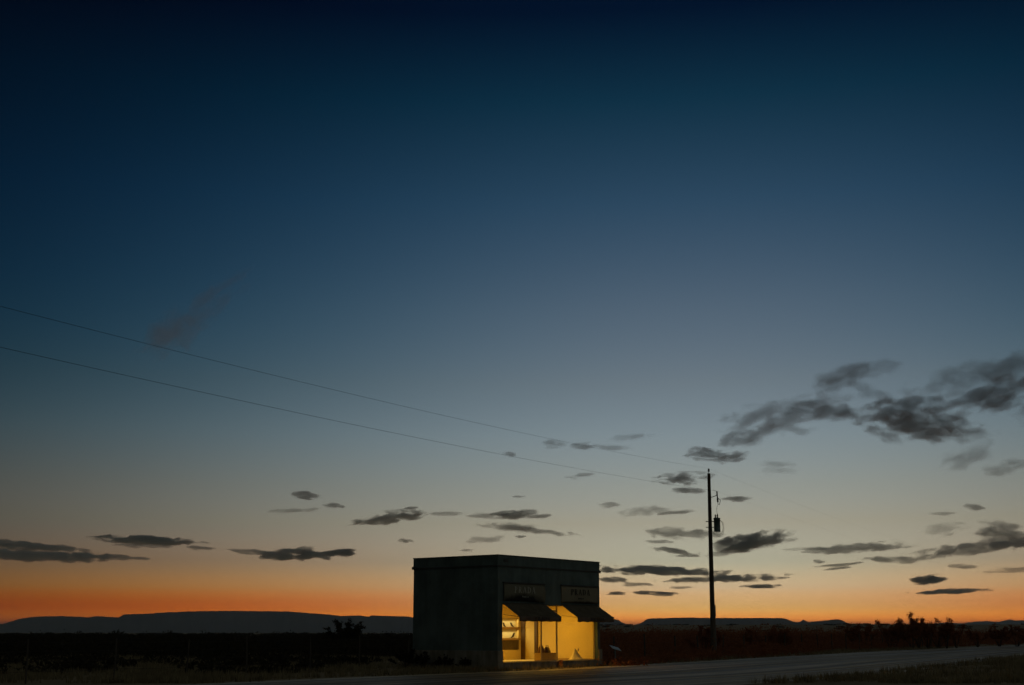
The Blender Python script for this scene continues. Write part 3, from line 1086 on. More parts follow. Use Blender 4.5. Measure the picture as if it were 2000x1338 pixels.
M['signA'] = sign_material('stained_sign_board', (0.20, 0.185, 0.135), (0.016, 0.014, 0.012), (1.75, -0.05, 2.80), (1.25, 1.0, 0.30))
M['signB'] = sign_material('sign_board', (0.27, 0.235, 0.165), (0.05, 0.04, 0.03), (6.1, -0.05, 2.72), (1.5, 1.0, 0.16))
sign(0.36, 3.24, M['signA'], M['pale_ink'], 'sooty sign panel with pale letters', 1.0)
sign(4.52, 7.42, M['signB'], M['ink'], 'cream sign panel with black letters', 0.2)


def awning(x0, x1, seed):
    zt, zf, zb, out = 2.735, 2.18, 1.96, 0.90
    nx, ny = 24, 8
    vs_, fs = [], []
    for i in range(nx + 1):
        for j in range(ny + 1):
            u_, w_ = i / nx, j / ny
            sag = 0.018 * math.sin(math.pi * w_) * (1 + 0.6 * math.sin(u_ * 19 + seed)) + 0.006 * math.sin(u_ * 41 + w_ * 9 + seed)
            vs_.append((x0 + (x1 - x0) * u_, -0.012 - out * w_, zt + (zf - zt) * w_ - sag))
    for i in range(nx):
        for j in range(ny):
            a_ = i * (ny + 1) + j
            fs.append((a_, a_ + 1, a_ + ny + 2, a_ + ny + 1))
    o = MB().add(vs_, fs).build('awning', M['awning'], shop, smooth=True)
    md = o.modifiers.new('thick', 'SOLIDIFY')
    md.thickness = 0.012
    vs_, fs = [], []
    for i in range(nx + 1):
        for j in range(4):
            u_, w_ = i / nx, j / 3
            vs_.append((x0 + (x1 - x0) * u_, -0.012 - out - 0.012 * w_ * math.sin(u_ * 23 + seed), zf + (zb - zf) * w_ + (0.012 * math.sin(u_ * 31 + seed) if j == 3 else 0)))
    for i in range(nx):
        for j in range(3):
            a_ = i * 4 + j
            fs.append((a_, a_ + 1, a_ + 5, a_ + 4))
    v_ = MB().add(vs_, fs).build('valance', M['valance'], o, smooth=True)
    md = v_.modifiers.new('thick', 'SOLIDIFY')
    md.thickness = 0.010
    lettering('PRADA', (x0 + x1) / 2 + 0.1, 2.00, 0.15, -out - 0.034, M['ink'], o, 1.5, 0.15)
    for x in (x0 + 0.03, x1 - 0.03):
        MB().tube([(x, -0.01, 2.72), (x, -out, zf - 0.03)], 0.014).tube([(x, -0.01, 2.25), (x, -out, zf - 0.035)], 0.010).build('awning_arm', M['steel'], o)
    return o


awning(0.32, 3.30, 1.0)['label'] = 'awning over the window nearer the bare side wall'
awning(4.52, 7.42, 2.6)['label'] = 'awning over the far window'


# ------------------------------------------------------------------ goods in the window
def in_shop(name, s, t, z, rz, label, cat, group=None):
    return tag(empty(name, shop_to_world(s, t, z), BA + rz), label, cat, group)


def shoe(s, t, z, rz, label, k=1.0):
    r_ = in_shop('high_heeled_shoe', s, t, z, rz, label, 'shoe', 'shoes on the lit shelves')
    prof = [(-0.115, 0.105, 0.028, 0.075), (-0.075, 0.095, 0.034, 0.065), (-0.03, 0.060, 0.032, 0.045), (0.02, 0.022, 0.036, 0.030), (0.07, 0.006, 0.040, 0.040), (0.115, 0.004, 0.026, 0.026), (0.135, 0.004, 0.006, 0.012)]
    vs_, fs = [], []
    n = 10
    for x, zb, wd, hg in prof:
        for q in range(n):
            a = 2 * math.pi * q / n
            vs_.append((x * k, wd * math.cos(a) * k, (zb + hg * 0.5 * (1 + math.sin(a))) * k))
    for i in range(len(prof) - 1):
        for q in range(n):
            fs.append((i * n + q, i * n + (q + 1) % n, (i + 1) * n + (q + 1) % n, (i + 1) * n + q))
    fs += [tuple(range(n))[::-1], tuple((len(prof) - 1) * n + q for q in range(n))]
    MB().add(vs_, fs).build('upper', M['shoe'], r_, smooth=True)
    MB().tube([(-0.098 * k, 0, 0.0), (-0.10 * k, 0, 0.06 * k), (-0.092 * k, 0, 0.118 * k)], [0.008 * k, 0.010 * k, 0.022 * k]).build('heel', M['shoe'], r_)
    return r_


shoe(6.02, IT1 - 0.02, 1.755, 0.3, 'dark high heeled shoe on the upper shelf beside the window jamb', 1.25)
shoe(6.62, IT1 - 0.02, 1.755, 0.2, 'dark high heeled shoe on the upper shelf, nearer the wall post', 1.25)
shoe(6.66, IT1 - 0.02, 1.245, 1.1, 'single dark high heeled shoe on the lower lit shelf', 1.45)

ped = tag(empty('display_pedestal', shop_to_world(4.62, 0.95, FZ), BA), 'low ochre pedestal carrying the two handbags behind the glass', 'pedestal')
MB().box((-0.58, -0.22, 0.0), (0.56, 0.22, 0.03)).build('base', M['shelfwood'], ped)
MB().box((-0.56, -0.20, 0.031), (0.54, 0.20, 0.335)).build('block', M['pedestal'], ped, bevel=0.01)
MB().box((-0.58, -0.22, 0.336), (0.56, 0.22, 0.362)).build('top', M['pedestal'], ped)


def handbag(s, t, z, rz, label, m, w, h):
    r_ = in_shop('handbag', s, t, z, rz, label, 'handbag')
    prof = [(0.50, 0.5, 0.0), (0.52, 0.52, 0.12), (0.50, 0.45, 0.4), (0.46, 0.33, 0.7), (0.42, 0.22, 0.9), (0.38, 0.10, 1.0)]
    vs_, fs = [], []
    n = 20
    for wx, wy, z_ in prof:
        for q in range(n):
            a = 2 * math.pi * q / n
            cx_ = math.copysign(abs(math.cos(a)) ** 0.5, math.cos(a))
            sy_ = math.copysign(abs(math.sin(a)) ** 0.7, math.sin(a))
            vs_.append((w * wx * cx_, w * 0.55 * wy * sy_, h * z_ + (0.012 * math.cos(a * 6) if z_ == 1 else 0)))
    for i in range(len(prof) - 1):
        for q in range(n):
            fs.append((i * n + q, i * n + (q + 1) % n, (i + 1) * n + (q + 1) % n, (i + 1) * n + q))
    fs += [tuple(range(n))[::-1], tuple((len(prof) - 1) * n + q for q in range(n))]
    MB().add(vs_, fs).build('body', m, r_, smooth=True)
    for sy in (-1, 1):
        pts = [(w * 0.26 * math.cos(a), sy * w * 0.07, h * 0.9 + h * 0.42 * math.sin(a)) for a in np.linspace(math.pi, 0, 11)]
        MB().tube(pts, 0.010, 6).build('handle', m, r_)
    MB().box((-0.03, -w * 0.55 * 0.40 - 0.016, h * 0.52), (0.03, -w * 0.55 * 0.36, h * 0.66)).build('clasp', M['gilt'], r_)
    return r_


handbag(4.78, 0.98, FZ + 0.362, 0.25, 'oxblood leather handbag in the middle of the pedestal', M['leather'], 0.46, 0.25)
handbag(4.28, 0.93, FZ + 0.362, -0.4, 'brown leather handbag at the door end of the pedestal', M['leather2'], 0.30, 0.26)

# pale pointed mound in the right window
dr = in_shop('pale_mound', 6.62, 0.62, FZ, 0.0, 'pale cloth mound rising to a point low in the far window', 'display stand')
vs_, fs = [], []
n = 28
prof = [(0.62, 0.0), (0.50, 0.06), (0.36, 0.14), (0.24, 0.25), (0.13, 0.38), (0.05, 0.50), (0.012, 0.56)]
for i, (r0, z_) in enumerate(prof):
    for q in range(n):
        a = 2 * math.pi * q / n
        rr_ = r0 * (1 + 0.10 * math.cos(a * 7 + i * 0.5) * (1 - i / 7))
        vs_.append((rr_ * 1.0 * math.cos(a) - 0.03 * i, rr_ * 0.5 * math.sin(a), z_))
for i in range(len(prof) - 1):
    for q in range(n):
        fs.append((i * n + q, i * n + (q + 1) % n, (i + 1) * n + (q + 1) % n, (i + 1) * n + q))
fs.append(tuple((len(prof) - 1) * n + q for q in range(n)))
MB().add(vs_, fs).build('cone', M['mound_pale'], dr, smooth=True)
MB().lathe([(0.02, 0.0), (0.035, 0.02), (0.035, 0.09), (0.012, 0.12), (0.012, 0.16)], (0.10, 0, 0.42), 10).build('bottle', M['alu'], dr, smooth=True)

# crumpled orange paper bag against the foot of the wall
pb = tag(empty('paper_bag', shop_to_world(4.22, -0.20, 0.0), BA + 0.35), 'small orange paper bag standing on the ground against the window sill', 'paper bag')
vs_, fs = [], []
for i, (wx, wy, z_) in enumerate([(0.13, 0.07, 0.0), (0.135, 0.075, 0.08), (0.128, 0.06, 0.18), (0.14, 0.045, 0.27), (0.145, 0.05, 0.30)]):
    for q, (a, c) in enumerate([(-1, -1), (0, -1.15 + 0.3 * (i % 2)), (1, -1), (1.05, 0), (1, 1), (0, 0.8), (-1, 1), (-0.92, 0)]):
        vs_.append((wx * a + 0.008 * math.sin(i * 3 + q), wy * c + 0.006 * math.cos(q * 2 + i), z_ + (0.012 * math.sin(q * 2.1) if i == 4 else 0)))
for i in range(4):
    for q in range(8):
        fs.append((i * 8 + q, i * 8 + (q + 1) % 8, (i + 1) * 8 + (q + 1) % 8, (i + 1) * 8 + q))
fs.append(tuple(range(8))[::-1])
MB().add(vs_, fs).build('bag_body', M['orange'], pb)
MB().tube([(-0.05, -0.05, 0.29), (-0.045, -0.052, 0.36), (0.045, -0.052, 0.36), (0.05, -0.05, 0.29)], 0.004, 5).build('handle', M['orange'], pb)

# ------------------------------------------------------------------ utility pole
TH_L = R(61.0)
ld = Vector((math.cos(TH_L), math.sin(TH_L), 0))
PX, PY = 12.70, 83.0


def utility_pole(loc, label, group):
    p = tag(empty('utility_pole', loc), label, 'utility pole', group)
    q = MB()
    hs = [-0.1, 0.5, 2, 4, 6, 8, 10, 11.4, 11.58]
    n = 16
    vs_, fs = [], []
    for i, z_ in enumerate(hs):
        r_ = 0.175 - 0.075 * max(z_, 0) / 11.58
        for k in range(n):
            a = 2 * math.pi * k / n
            w_ = 1 + 0.02 * math.sin(a * 5 + i)
            vs_.append((0.09 * z_ / 11.58 + r_ * w_ * math.cos(a), r_ * w_ * math.sin(a), z_))
    for i in range(len(hs) - 1):
        for k in range(n):
            fs.append((i * n + k, i * n + (k + 1) % n, (i + 1) * n + (k + 1) % n, (i + 1) * n + k))
    fs += [tuple(range(n))[::-1], tuple((len(hs) - 1) * n + k for k in range(n))]
    q.add(vs_, fs).build('shaft', M['pole'], p, smooth=True)
    top = 0.09
    q = MB().tube([(top, 0, 11.5), (top, 0, 11.72)], 0.02).build('insulator_pin', M['steel'], p)
    MB().lathe([(0.03, 0.0), (0.075, 0.03), (0.05, 0.07), (0.08, 0.10), (0.05, 0.15), (0.055, 0.19), (0.02, 0.21)], (top, 0, 11.69)).build('insulator', M['porcelain'], p, smooth=True)
    MB().box((0.155, -0.03, 2.5), (0.235, 0.03, 3.2)).tube([(0.19, 0, 0.0), (0.19, 0, 2.5)], 0.022).build('cable_guard', M['steel'], p)
    # cutout on its bracket
    b_ = MB().tube([(0.15, 0, 10.02), (0.40, -0.02, 10.10), (0.57, -0.03, 10.17)], 0.022).box((0.14, -0.05, 9.94), (0.185, 0.05, 10.10))
    b_.build('cutout_bracket', M['steel'], p)
    c_ = MB().lathe([(0.03, 0), (0.06, 0.03), (0.035, 0.06), (0.06, 0.09), (0.035, 0.12), (0.06, 0.15), (0.03, 0.18), (0.05, 0.22), (0.05, 0.27), (0.02, 0.30)], (0.57, -0.03, 10.12)).build('line_insulator', M['porcelain'], p, smooth=True)
    MB().tube([(0.575, -0.03, 10.16), (0.60, -0.03, 9.95), (0.60, -0.03, 9.72)], [0.03, 0.055, 0.05], 8).tube([(0.53, -0.03, 9.88), (0.62, -0.03, 9.88)], 0.03, 6).build('fuse_insulator', M['porcelain'], p, smooth=True)
    MB().tube([(0.60, -0.03, 9.97), (0.74, -0.03, 9.90), (0.77, -0.03, 9.80), (0.70, -0.03, 9.56), (0.62, -0.03, 9.58), (0.60, -0.03, 9.72)], 0.022, 6).build('fuse_holder', M['steel'], p)
    # transformer
    t_ = MB().lathe([(0.19, 0), (0.215, 0.015), (0.215, 0.04), (0.205, 0.05), (0.205, 0.80), (0.225, 0.81), (0.225, 0.845), (0.19, 0.885), (0.06, 0.905)], (0.50, -0.05, 7.82), 24).build('transformer_tank', M['can'], p, smooth=True)
    for dx, hh in ((-0.09, 0.24), (0.04, 0.28)):
        MB().lathe([(0.03, 0), (0.055, 0.03), (0.03, 0.06), (0.055, 0.09), (0.03, 0.12), (0.055, 0.15), (0.028, hh - 0.03), (0.015, hh)], (0.50 + dx, -0.05, 8.70)).build('bushing', M['porcelain'], t_, smooth=True)
    for z_ in (8.08, 8.45):
        MB().box((-0.22, -0.05, z_), (0.30, 0.01, z_ + 0.05)).build('hanger_bolt', M['steel'], p)
    MB().tube([(0.70, -0.05, 8.52), (0.76, -0.05, 8.52)], 0.03, 6).build('secondary_lug', M['steel'], t_)
    # loose leads
    MB().tube([(0.61, -0.03, 9.57), (0.55, -0.03, 9.45), (0.50, -0.04, 9.25), (0.53, -0.05, 9.0), (0.54, -0.05, 8.97)], 0.009, 5).build('jumper_wire', M['cable'], p)
    for q_ in (0.0, 0.06):
        MB().tube([(0.74, -0.05, 8.52), (0.84 + q_, -0.05, 8.40), (0.88 + q_, -0.05, 8.05), (0.80 + q_, -0.05, 7.72 - q_), (0.60, -0.05, 7.62 - 1.4 * q_), (0.35, -0.03, 7.68 - q_), (0.19, 0, 7.82)], 0.011, 5).build('service_loop', M['cable'], p)
    MB().tube([(0.57, -0.03, 10.42), (0.35, -0.25, 10.46), (0.25, -0.45, 10.46)], 0.010, 5).build('wire_tie', M['cable'], p)
    return p


utility_pole((PX, PY, 0.0), 'weathered wooden utility pole with a transformer tank right of the shop', None)


def span_wire(name, off, z_at, z_l, z_r, label):
    base = Vector((PX, PY, 0)) + off
    pts, rad = [], []
    for s in np.linspace(-120, 0, 49):
        pts.append(base + ld * float(s) + Vector((0, 0, z_l + (z_at - z_l) * ((s + 60) / 60.0) ** 2)))
    for s in np.linspace(0, 170, 57)[1:]:
        pts.append(base + ld * float(s) + Vector((0, 0, z_r + (z_at - z_r) * ((s - 85) / 85.0) ** 2)))
    return tag(MB().tube(pts, [0.0068] * 25 + [0.0068 - 0.0034 * q_ / 24 for q_ in range(24)] + [0.0026] * 56, 5).build(name, M['cable']), label, 'wire')


span_wire('power_line', Vector((0.09, 0, 0)), 11.90, 10.31, 10.40, 'upper thin black power line crossing the sky to the pole top')
span_wire('power_line', Vector((0.57, -0.03, 0)), 10.42, 9.06, 9.0, 'lower thin black power line running to the fuse bracket on the pole')

# ------------------------------------------------------------------ wire fence on both sides of the shop
fd = Vector((math.cos(R(60.5)), math.sin(R(60.5)), 0))


def fence(start, sign_, n, step, label, seed, pr=1.0):
    rd = random.Random(seed)
    f_ = tag(empty('wire_fence', start), label, 'fence')
    tops = []
    for i in range(n):
        p = fd * (sign_ * (0.35 + i * step + rd.uniform(-0.25, 0.25)))
        gz_ = float(ground_z(start[0] + p.x, start[1] + p.y))
        lean = Vector((rd.uniform(-0.05, 0.05), rd.uniform(-0.05, 0.05), 0))
        h_ = rd.uniform(1.28, 1.42)
        q = MB().tube([p + Vector((0, 0, gz_ - 0.1)), p + lean * 0.5 + Vector((0.01, 0, gz_ + 0.7)), p + lean + Vector((0, 0, gz_ + h_))], [0.055 * pr, 0.05 * pr, 0.045 * pr], 8)
        q.build('fence_post', M['post'], f_)
        tops.append((p, gz_))
    for k, z_ in enumerate((0.35, 0.65, 0.95, 1.22)):
        pts = []
        for i, (p, g_) in enumerate(tops):
            pts.append(p + Vector((0, 0, g_ + z_ + rd.uniform(-0.02, 0.02))))
            if i < n - 1:
                pm = (p + tops[i + 1][0]) / 2
                pts.append(pm + Vector((0, 0, (g_ + tops[i + 1][1]) / 2 + z_ - 0.03)))
        MB().tube(pts, 0.0045, 4).build('wire_strand', M['wire'], f_)
    return f_


pL = shop_to_world(-0.15, BD, 0)
pR = shop_to_world(BW + 0.15, BD * 0.8, 0)
fence(pL, -1, 12, 3.4, 'sagging wire fence with thin posts left of the shop', 1, 0.5)
fence(pR, 1, 26, 4.2, 'sagging wire fence with cedar posts right of the shop', 2)

# ------------------------------------------------------------------ plaque on a short post
pq = tag(empty('information_plaque', (5.03, 64.0, 0.0), R(28)), 'white tilted plaque on a short post in the brush beside the shop', 'plaque')
MB().tube([(0, 0.02, -0.05), (0, 0.02, 0.72)], 0.035).build('post', M['steel'], pq)
q = MB().box((-0.26, -0.20, -0.012), (0.26, 0.20, 0.012)).build('panel', M['plaque'], pq, bevel=0.004)
q.location = (0, 0, 0.76)
q.rotation_euler = (R(24), R(14), 0)


# ------------------------------------------------------------------ vegetation
def leaf_quads(c, size, rg, flat=0.0):
    n = len(c)
    a = rg.normal(size=(n, 3))
    a[:, 2] *= (1 - flat)
    a /= np.linalg.norm(a, axis=1)[:, None]
    b_ = np.cross(a, rg.normal(size=(n, 3)))
    b_ /= np.linalg.norm(b_, axis=1)[:, None]
    s = (size * rg.uniform(0.6, 1.4, n))[:, None]
    a = a * s
    b_ = b_ * s * 0.5
    v = np.stack([c - a, c + b_, c + a, c - b_], 1).reshape(-1, 3)
    f = np.arange(4 * n).reshape(n, 4)
    return v, f


def shrub_meshes(name, seed, h, w, stems, twigs, leaves, lsize, lm, open_=0.5):
    """stems splay from the root, fork into twigs, leaves cluster along the twigs"""
    rd = random.Random(seed)
    rg = np.random.default_rng(seed)
    st = MB()
    tips = []
    for i in range(stems):
        a = rd.uniform(0, 2 * math.pi)
        out = rd.uniform(0.25, 1.0) * w / 2
        hh = h * rd.uniform(0.55, 1.0) * (1.12 - 0.45 * out / (w / 2))
        p0 = Vector((0.06 * math.cos(a), 0.06 * math.sin(a), -0.04))
        p1 = Vector((out * 0.35 * math.cos(a), out * 0.35 * math.sin(a), hh * 0.4))
        p2 = Vector((out * 0.8 * math.cos(a + 0.2), out * 0.8 * math.sin(a + 0.2), hh * 0.72))
        p3 = Vector((out * math.cos(a + 0.3), out * math.sin(a + 0.3), hh))
        r0 = 0.010 * h + 0.006
        st.tube([p0, p1, p2, p3], [r0, r0 * 0.75, r0 * 0.5, r0 * 0.2], 4, False)
        for k in range(twigs):
            t = rd.uniform(0.3, 1.0)
            base = p1.lerp(p2, t * 1.4) if t < 0.7 else p2.lerp(p3, (t - 0.7) / 0.3)
            d = Vector((rd.gauss(0, 1), rd.gauss(0, 1), abs(rd.gauss(0.5, 0.6)))).normalized() * rd.uniform(0.12, 0.34) * h * 0.45
            e_ = base + d
            e_.z = max(e_.z, 0.1)
            st.tube([base, e_], [r0 * 0.3, r0 * 0.12], 3, False)
            tips.append((base, e_))
        tips.append((p2, p3))
        tips.append((p2, p3))
    c = []
    for k in range(leaves):
        b0, e0 = rd.choice(tips)
        p = b0.lerp(e0, rd.uniform(0.1, 1.08))
        c.append((p.x + rd.gauss(0, 0.025 * h), p.y + rd.gauss(0, 0.025 * h), max(0.03, p.z + rd.gauss(0, 0.02 * h))))
    v, f = leaf_quads(np.array(c), lsize, rg)
    return st.mesh(name + '_stems', M['bark']), np_mesh(name + '_foliage', v, f, lm)


def place_shrub(name, meshes, x, y, rz, sc, label, cat, group=None, part=('stems', 'foliage')):
    o = tag(empty(name, (x, y, float(ground_z(x, y))), rz), label, cat, group)
    o.scale = (sc, sc, sc)
    for n_, me in zip(part, meshes):
        link(n_, me, o)
    return o


def bearing(x, y_depth):
    """metres right of the view axis for a thing sighted at photo column x, y_depth metres ahead"""
    return (x - 1000.0) / FPX * (y_depth * math.cos(PITCH))


tallA = [shrub_meshes('tall_shrub', 40 + i, 3.3, 3.2, 9, 9, 3600, 0.065, M['leaf']) for i in range(3)]
midA = [shrub_meshes('mid_shrub', 60 + i, 2.3, 2.9, 11, 9, 3200, 0.07, M['leaf']) for i in range(3)]

# shrubs that stand out of the brush on the right, by what each one looks like
G = 'shrubs standing out of the brush line'
rows = [
    (1686, 122, 0, 1.02, 'thin spiky shrub, first to break the skyline past the mesa end'),
    (1665, 126, 1, 0.80, 'low sparse shrub at the foot of the mesa slope'),
    (1736, 124, 2, 1.00, 'bushy shrub left of the gap in the skyline shrubs'),
    (1750, 128, 1, 0.98, 'rounded shrub directly right of the bushy skyline shrub'),
    (1779, 123, 0, 1.08, 'tall shrub with a dense dark tuft at its top'),
    (1793, 126, 1, 1.16, 'tallest shrub on the skyline, a narrow upright spike'),
    (1812, 124, 2, 1.06, 'tall open shrub just right of the tallest spike'),
    (1830, 127, 0, 1.06, 'open shrub with sky showing through its middle'),
    (1847, 125, 1, 0.98, 'last tall shrub before the far mountains'),
    (1866, 128, 2, 0.86, 'shrub sloping down towards the far mountains'),
]
for i, (x, Y, k, s_, lb) in enumerate(rows):
    place_shrub('desert_shrub', tallA[k], bearing(x, Y), Y, i * 1.3, s_ * 0.94, lb, 'shrub', G)
rows = [
    (1480, 95, 0, 0.98, 'small shrub with a twiggy top a little right of the pole'),
    (1516, 99, 1, 0.92, 'shrub low in front of the mesa, second right of the pole'),
    (1376, 84, 2, 0.86, 'twiggy shrub just left of the pole foot'),
    (1908, 135, 0, 0.98, 'shrub under the far mountains, left one of the rightmost three'),
    (1950, 140, 1, 1.10, 'largest shrub under the far mountains near the right edge'),
    (1984, 140, 2, 1.02, 'shrub cut by the right edge of the picture'),
]
for i, (x, Y, k, s_, lb) in enumerate(rows):
    place_shrub('desert_shrub', midA[k], bearing(x, Y), Y, i * 1.9 + 0.4, s_, lb, 'shrub', G)

# mesquite tree left of the shop
mq = shrub_meshes('mesquite', 91, 2.75, 4.0, 16, 13, 5200, 0.085, M['leaf_dark'])
place_shrub('mesquite_tree', mq, bearing(677, 118), 118, 0.6, 1.16, 'dark mesquite tree rising over the plain left of the shop', 'tree', None, ('trunk', 'crown')).scale = (1.25, 1.2, 0.98)
mq2 = shrub_meshes('mesquite_small', 93, 1.9, 2.4, 9, 9, 1100, 0.085, M['leaf_dark'])
place_shrub('mesquite_tree', mq2, bearing(226, 170), 170, 0.0, 1.0, 'tiny dark mesquite breaking the plain edge far left', 'tree', None, ('trunk', 'crown'))


def road_offset(P):
    d = P[:, None, :] - RL[None, ::2, :]
    j = np.argmin((d ** 2).sum(-1), 1) * 2
    return ((P - RL[j]) * RN[j]).sum(1)


# dense brush: too much of it to count
def brush_mass(name, spots, lsize, per, lm, seed, label):
    """spots: x, y, height, radius"""
    rg = np.random.default_rng(seed)
    V, F, off = [], [], 0
    for (x, y, h_, r_) in spots:
        n_ = int(per * rg.uniform(0.7, 1.3))
        u_ = rg.normal(size=(n_, 3))
        u_ /= np.linalg.norm(u_, axis=1)[:, None]
        rad = rg.uniform(0.35, 1.0, n_) ** 0.6
        lump = 1 + 0.28 * np.sin(u_[:, 0] * 5 + x) * np.sin(u_[:, 1] * 6 + y) + 0.2 * np.sin(u_[:, 2] * 9 + x + y)
        c = u_ * (rad * lump)[:, None]
        c[:, 0] *= r_
        c[:, 1] *= r_
        c[:, 2] = np.abs(c[:, 2] * 0.62 + 0.36) * h_
        c += np.array([x, y, float(ground_z(x, y))])
        ls = lsize * max(1.0, math.hypot(x, y) / 160.0)
        v, f = leaf_quads(c, ls, rg)
        V.append(v)
        F.append(f + off)
        off += len(v)
    me = np_mesh(name, np.vstack(V), np.vstack(F), lm)
    return tag(link(name, me), label, 'brush', kind='stuff')


# right: edge of the brush runs along the verge
vx = np.array([4.8, 11.0, 20.0, 31.0, 61.0, 110.0])
vy = np.array([60.5, 74.0, 92.0, 115.5, 161.5, 240.0])
sp = []
ro = np.random.default_rng(11)
for i in range(900):
    t = ro.uniform(0, 5) if i < 700 else ro.uniform(0, 3)
    k = int(min(t, 4))
    fx_ = t - k
    x0 = vx[k] + (vx[k + 1] - vx[k]) * fx_
    y0 = vy[k] + (vy[k + 1] - vy[k]) * fx_
    dd = ro.uniform(0, 1) ** 1.3 * 38
    x_, y_ = x0 - 0.86 * dd, y0 + 0.5 * dd
    if x_ < 3.5 + 0.02 * y_:
        continue
    dist = math.hypot(x_, y_)
    hmax = 0.75 + 1.35 * float(sm(64, 100, dist)) * ro.uniform(0.75, 1.02)
    if dd < 3:
        hmax *= 0.55
    sp.append((x_, y_, hmax * ro.uniform(0.6, 1.0), ro.uniform(0.7, 1.5)))
for i in range(420):
    t = ro.uniform(2.2, 4.6)
    k = int(t)
    x0 = vx[k] + (vx[k + 1] - vx[k]) * (t - k)
    y0 = vy[k] + (vy[k + 1] - vy[k]) * (t - k)
    dd = ro.uniform(3, 26)
    sp.append((x0 - 0.86 * dd, y0 + 0.5 * dd, ro.uniform(1.5, 2.15), ro.uniform(0.7, 1.3)))
brush_mass('desert_brush', sp, 0.080, 230, M['leaf'], 5, 'dense dark red brown brush along the far verge right of the shop')
# left and middle distance: low scrub out over the plain
sp = []
for i in range(4600):
    a = ro.uniform(-30, 30)
    r_ = 84.0 * (1500.0 / 84.0) ** (ro.uniform(0, 1) ** 0.85)
    if i > 2600:
        a = ro.uniform(-27, 1)
        r_ = ro.uniform(82, 260)
    x_, y_ = r_ * math.sin(R(a)), r_ * math.cos(R(a))
    if a > 0 and r_ < 200:
        continue
    if a < 0 and ro.uniform() < 0.2 and r_ > 400:
        continue
    if a > 2 and ro.uniform() < 0.72:
        continue
    hh = ro.uniform(0.7, 1.30) if a < 2 else ro.uniform(0.25, 0.5)
    if a < 2 and r_ > 140 and ro.uniform() < 0.05:
        hh = ro.uniform(1.45, 1.95)
    sp.append((x_, y_, hh * (1.0 if r_ > 110 else 0.75), ro.uniform(0.8, 1.6) * (1 + r_ / 700.0)))
for i in range(150):
    a, r_ = ro.uniform(-27, -3.5), ro.uniform(49, 86)
    x_, y_ = r_ * math.sin(R(a)), r_ * math.cos(R(a))
    if road_offset(np.array([[x_, y_]]))[0] < 7.6 or (x_ > -7.5 and y_ < 62):
        continue
    sp.append((x_, y_, ro.uniform(0.18, 0.55), ro.uniform(0.35, 1.0)))
brush_mass('plain_scrub', sp, 0.11, 95, M['leaf_dark'], 6, 'low black scrub covering the plain out to the mesas')

# weeds along the foot of the bare side wall
wd = [shrub_meshes('weed', 120 + i, 0.75, 1.3, 22, 6, 1500, 0.045, M['leaf_dark']) for i in range(2)]
for i, (s_, t_, k, lb) in enumerate([(-0.45, 4.7, 1.25, 'tall weed clump at the back corner of the bare side wall'),
                                     (-0.40, 3.7, 0.95, 'weed clump by the bare side wall, next to the back corner one'),
                                     (-0.45, 2.6, 0.80, 'weed clump at the middle of the bare side wall'),
                                     (-0.40, 1.5, 0.65, 'small weed clump at the bare side wall near the plinth')]):
    w_ = shop_to_world(s_, t_, 0)
    place_shrub('weed_clump', wd[i % 2], w_.x, w_.y, i * 1.1, k, lb, 'weeds', 'weeds by the side wall')


# dry grass on the verges
def grass(name, pts, h0, lm, seed, label):
    rg = np.random.default_rng(seed)
    P = np.asarray(pts)
    nb = 5
    n = len(P) * nb
    base = np.repeat(P, nb, 0) + rg.normal(0, 0.05, (n, 2))
    a = rg.uniform(0, 2 * np.pi, n)
    hh = h0 * rg.uniform(0.4, 1.25, n)
    lean = rg.uniform(0.05, 0.65, n) * hh
    w_ = rg.uniform(0.008, 0.020, n)
    z = ground_z(base[:, 0], base[:, 1])
    dx, dy = np.cos(a), np.sin(a)
    b0 = np.column_stack([base[:, 0] - dy * w_, base[:, 1] + dx * w_, z])
    b1 = np.column_stack([base[:, 0] + dy * w_, base[:, 1] - dx * w_, z])
    tp = np.column_stack([base[:, 0] + dx * lean, base[:, 1] + dy * lean, z + hh])
    v = np.stack([b0, b1, tp], 1).reshape(-1, 3)
    me = np_mesh(name, v, np.arange(3 * n).reshape(n, 3), lm)
    return tag(link(name, me), label, 'grass', kind='stuff')


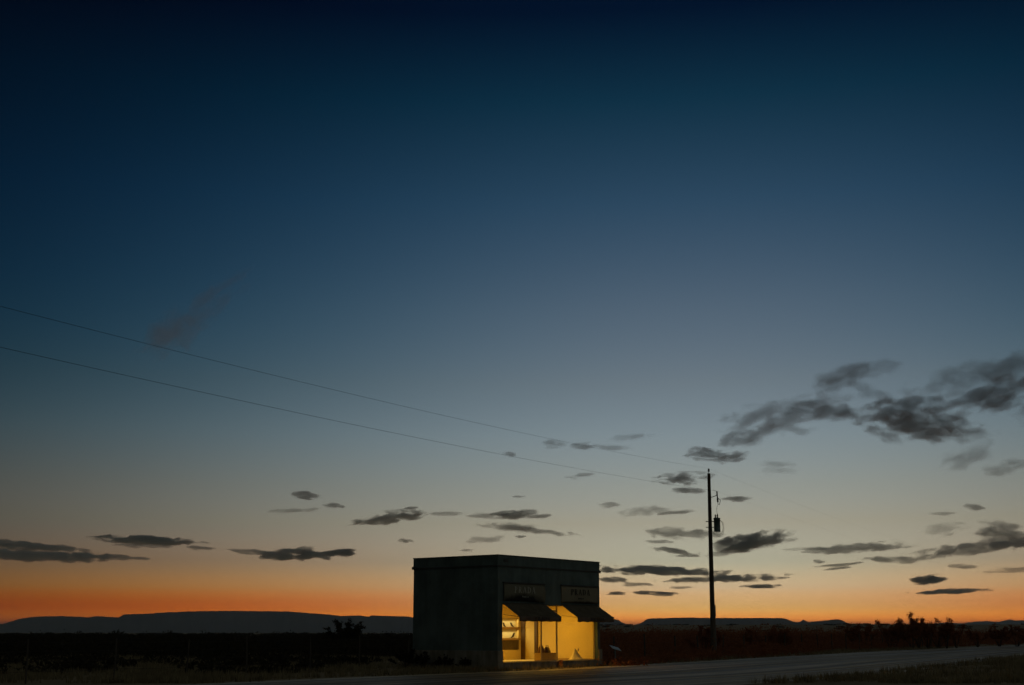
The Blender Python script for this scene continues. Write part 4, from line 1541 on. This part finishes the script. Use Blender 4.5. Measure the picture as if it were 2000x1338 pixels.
def in_building(P):
    q = P - np.array([-0.602, 54.854])
    s_ = q[:, 0] * math.cos(BA) + q[:, 1] * math.sin(BA)
    t_ = -q[:, 0] * math.sin(BA) + q[:, 1] * math.cos(BA)
    return (s_ > -0.15) & (s_ < BW + 0.15) & (t_ > -0.15) & (t_ < BD + 0.15), t_, s_


def scatter(n, ymin, ymax, seed):
    rg = np.random.default_rng(seed)
    y_ = ymin + (ymax - ymin) * rg.uniform(0, 1, n) ** 1.15
    x_ = rg.uniform(-0.46, 0.46, n) * y_
    return np.column_stack([x_, y_])


P = scatter(90000, 40, 135, 3)
off = road_offset(P)
patch = np.sin(P[:, 0] * 0.9 + 2 * np.sin(P[:, 1] * 0.35)) * np.sin(P[:, 1] * 0.7 + 1.5 * np.sin(P[:, 0] * 0.4))
ib, tt, ss = in_building(P)
rg_ = np.random.default_rng(4)
keep = (~ib) & ((off > 6.3 + 0.5 * patch) | (off < -6.3 + 0.5 * patch)) & (rg_.uniform(0, 1, len(P)) < 0.5 + 0.65 * patch)
keep &= ~((ss > -0.3) & (ss < BW + 0.3) & (tt > -1.2) & (tt < 0) & (rg_.uniform(0, 1, len(P)) < 0.75))
P2 = P[keep]
grass('verge_grass', P2, 0.22, M['grass'], 8, 'dry clumpy grass on the verges beside the road')

# ------------------------------------------------------------------ evening haze over the plain
hz = bpy.data.materials.new('evening_haze')
hz.use_nodes = True
t = hz.node_tree
t.nodes.clear()
out = t.nodes.new('ShaderNodeOutputMaterial')
pv = t.nodes.new('ShaderNodeVolumePrincipled')
pv.inputs['Color'].default_value = (0.74, 0.86, 0.98, 1)
pv.inputs['Density'].default_value = 8.5e-5
pv.inputs['Anisotropy'].default_value = 0.3
t.links.new(pv.outputs[0], out.inputs['Volume'])
HZT = max(max(v.co.z for v in o.data.vertices) for o in bpy.data.objects if o.name.split('.')[0] in ('mesa', 'mountains')) + 8.0
hb = MB().box((-31000, -31000, -2.0), (31000, 31000, HZT)).build('haze', hz)
tag(hb, kind='stuff')
